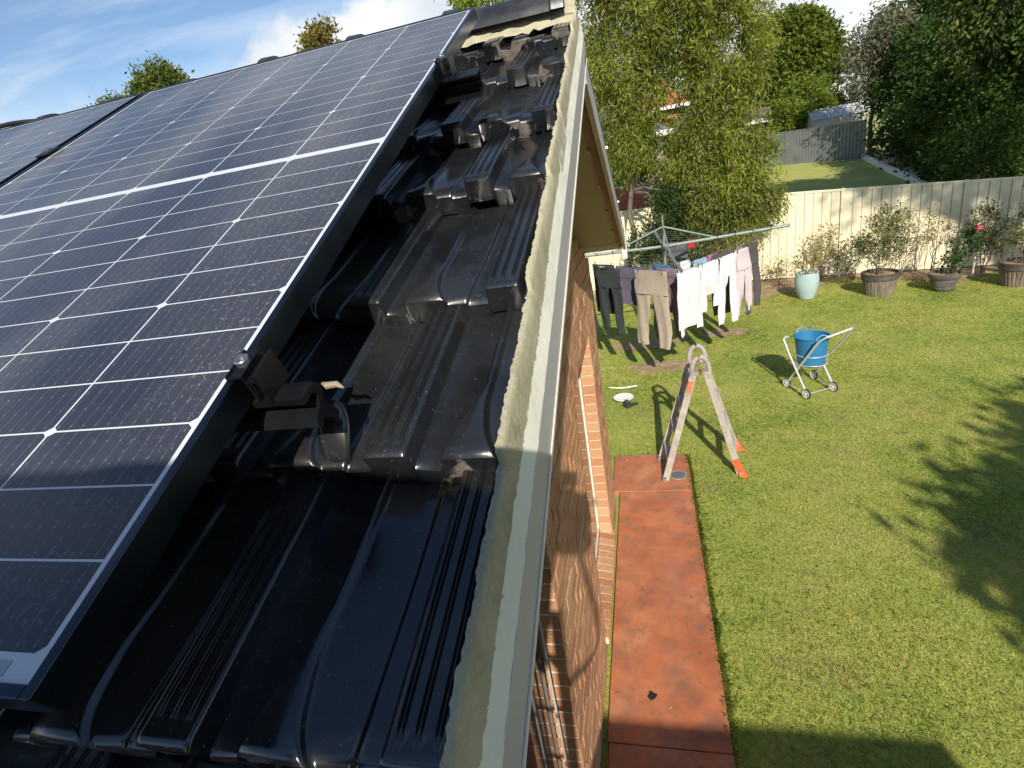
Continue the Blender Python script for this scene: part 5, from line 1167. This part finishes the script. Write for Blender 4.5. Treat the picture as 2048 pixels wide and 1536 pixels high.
# garden shed
sh = empty('garden_shed', (11.4, 39.6, 1.15), 'small pale steel garden shed behind the grey fence', 'shed')
sm = pm('pale_shed_steel', (.50, .45, .38), (.60, .55, .47), 2, .6); sr = pm('weathered_shed_roof', (.42, .42, .42), (.60, .60, .60), 1.5, .5)
sx0, sx1, sy0, sy1, szw, szr = 10.5, 13.3, 38.6, 41.0, 3.25, 3.80
mid_ = sy0+.9
B = MB(); B.add([(sx0, sy0, 1.1), (sx1, sy0, 1.1), (sx1, sy1, 1.1), (sx0, sy1, 1.1), (sx0, sy0, szw), (sx1, sy0, szw), (sx1, sy1, szw), (sx0, sy1, szw), (sx0, (sy0+sy1)/2, szr), (sx1, (sy0+sy1)/2, szr)], [(0, 1, 5, 4), (2, 3, 7, 6), (3, 0, 4, 8, 7), (1, 2, 6, 9, 5)]); B.build('wall', sm, sh)
for k in range(14):
    x = sx0+.1+k*.2; B = MB(); B.box((x, sy0-.018, 1.1), (x+.05, sy0-.001, szw)); B.build('rib', sm, sh)
for sgn, ya in ((1, sy0), (-1, sy1)):
    for k in range(8):
        x0 = sx0-.08+k*.37; B = MB(); a = (ya-.08*sgn, szw-.03); b_ = ((sy0+sy1)/2, szr+.02); B.add([(x0, a[0], a[1]+.01), (x0+.34, a[0], a[1]+.01), (x0+.34, b_[0], b_[1]), (x0, b_[0], b_[1]), (x0+.34, a[0], a[1]+.04), (x0+.37, a[0], a[1]+.04), (x0+.37, b_[0], b_[1]+.03), (x0+.34, b_[0], b_[1]+.03)], [(0, 1, 2, 3), (4, 5, 6, 7), (1, 4, 7, 2)]); B.build('roof_sheet', sr, sh)
# brick house with white fascia
def hip_house(name, label, x0, x1, y0, y1, zg, ze, zr, wallm, roofm, facm, over=.5, windows=()):
    hh_ = empty(name, ((x0+x1)/2, (y0+y1)/2, zg), label, 'house'); B = MB(); B.box((x0, y0, zg-.3), (x1, y1, ze-.02)); B.build('wall', wallm, hh_)
    B = MB(); a, b_, c_, d__ = x0-over, x1+over, y0-over, y1+over; hw = (d__-c_)/2; ym = (c_+d__)/2; xa, xb = a+min(hw, (b_-a)*.4), b_-min(hw, (b_-a)*.4)
    B.add([(a, c_, ze), (b_, c_, ze), (b_, d__, ze), (a, d__, ze), (xa, ym, zr), (xb, ym, zr)], [(0, 1, 5, 4), (1, 2, 5), (2, 3, 4, 5), (3, 0, 4), (3, 2, 1, 0)]); B.build('roof', roofm, hh_)
    # tile courses as raised battens of tile on the visible slope
    n_ = 16
    B = MB()
    for k in range(1, n_):
        t = k/n_; B.bar((a+(xa-a)*t, c_+(ym-c_)*t, ze+(zr-ze)*t), (b_-(b_-xb)*t, c_+(ym-c_)*t, ze+(zr-ze)*t), .10, .05)
    rt_ = B.build('tile_courses', roofm, hh_); rt_['kind'] = 'stuff'
    B = MB(); B.box((a, c_-.06, ze-.20), (b_, c_-.002, ze+.04)); B.box((b_+.002, c_-.06, ze-.20), (b_+.06, d__, ze+.04)); B.build('gutter', facm, hh_)
    B = MB(); B.tube([(xa, ym, zr+.03), (xb, ym, zr+.03)], .09, 8); B.build('ridge', roofm, hh_)
    for (wx, wz, ww, wh) in windows:
        w_ = bpy.data.objects.new('window', None); link(w_, hh_)
        B = MB(); B.box((wx-.06, y0-.03, wz-.06), (wx+ww+.06, y0-.001, wz+wh+.06)); B.build('frame', facm, w_); B = MB(); B.box((wx, y0-.04, wz), (wx+ww, y0-.031, wz+wh)); B.build('pane', M['pane'], w_)
    return hh_
white_f = pm('white_fascia', (.78, .77, .74), None, rough=.5)
hip_house('neighbour_house', 'orange brick house with brown roof and white fascia behind the grey fence', 5.2, 9.45, 43.2, 51, 1.2, 3.85, 5.6, M['brick_far'], pm('brown_roof', (.10, .085, .075), (.16, .14, .125), 4, .8, bmp=.3), white_f, .5, ((7.2, 2.2, 1.3, 1.1),))
hip_house('neighbour_house', 'house with red tiled roof seen through the feathery tree', 1.0, 3.7, 47, 54, 1.3, 5.9, 8.0, M['brick_far'], pm('red_roof_tile', (.40, .11, .055), (.52, .17, .09), 6, .8, bmp=.5, bscale=20), white_f, .6, ((1.0, 3.6, 1.4, 1.1),))
hs = hip_house('neighbour_house', 'low grey roofed house with blue solar panel behind the feathery tree', -3.8, 1.7, 31.5, 38, 1.1, 4.0, 5.8, pm('grey_brick', (.20, .17, .15), (.27, .235, .21), 12, .9), pm('grey_roof_tile', (.12, .12, .125), (.20, .20, .2), 5, .8, bmp=.4, bscale=20), white_f, .5)
B = MB(); t0, t1 = .12, .42; y_a, y_b = 31.0+(34.75-31.0)*t0, 31.0+(34.75-31.0)*t1; z_a, z_b = 4.0+1.8*t0+.10, 4.0+1.8*t1+.10
B.add([(.5, y_a, z_a), (1.3, y_a, z_a), (1.3, y_b, z_b), (.5, y_b, z_b), (.5, y_a, z_a-.05), (1.3, y_a, z_a-.05), (1.3, y_b, z_b-.05), (.5, y_b, z_b-.05)], [(0, 1, 2, 3), (7, 6, 5, 4), (0, 4, 5, 1), (1, 5, 6, 2), (2, 6, 7, 3), (3, 7, 4, 0)])
tag(B.build('far_solar_panel', pm('far_cell_blue', (.02, .04, .12), None, rough=.15), loc=(.9, 32, 4.5)), 'small blue solar panel on the low grey roof', 'solar panel')
# red brick garden wall seen between the trunks
bw = empty('brick_garden_wall', (.3, 19.0, .2), 'piece of red brick garden wall seen between the tree trunks', 'garden wall')
B = MB(); B.box((-.55, 18.9, .1), (1.35-.75, 19.1, 2.35)); B.build('core', M['joint'], bw)
rb = pm('red_garden_brick', (.33, .075, .04), (.44, .12, .07), 9, .9, rand=.2)
gbm = MB(); gbm.box((0, -.03, 0), (.23, 0, .076)); gme = gbm.mesh('brick', rb)
for c in range(26):
    for k in range(5):
        x = -.55+k*.24-(.12 if c % 2 else 0)
        if x < -.66 or x > .48: continue
        inst('brick', gme, bw, Vector((x, 18.902, .1+c*.086))-Vector((.3, 19.0, .2)))
# far clothes hoist beside the brick house
fh2 = empty('far_hoist', (10.1, 41.8, 1.2), 'distant rotary clothes hoist between brick house and shed', 'clothes hoist')
B = MB(); B.tube([(10.1, 41.8, 1.2), (10.1, 41.8, 3.5)], .03, 8); B.build('post', M['hoist'], fh2)
for a in (0, 1.57, 3.14, 4.71):
    B = MB(); B.tube([(10.1, 41.8, 3.2), (10.1+1.5*math.cos(a+.3), 41.8+1.5*math.sin(a+.3), 3.35)], .025, 6); B.build('arm', M['hoist'], fh2)
    B = MB(); B.tube([(10.1+1.5*math.cos(a+.3), 41.8+1.5*math.sin(a+.3), 3.35), (10.1+1.5*math.cos(a+1.87), 41.8+1.5*math.sin(a+1.87), 3.35)], .012, 5); B.build('line', M['hoist'], fh2)
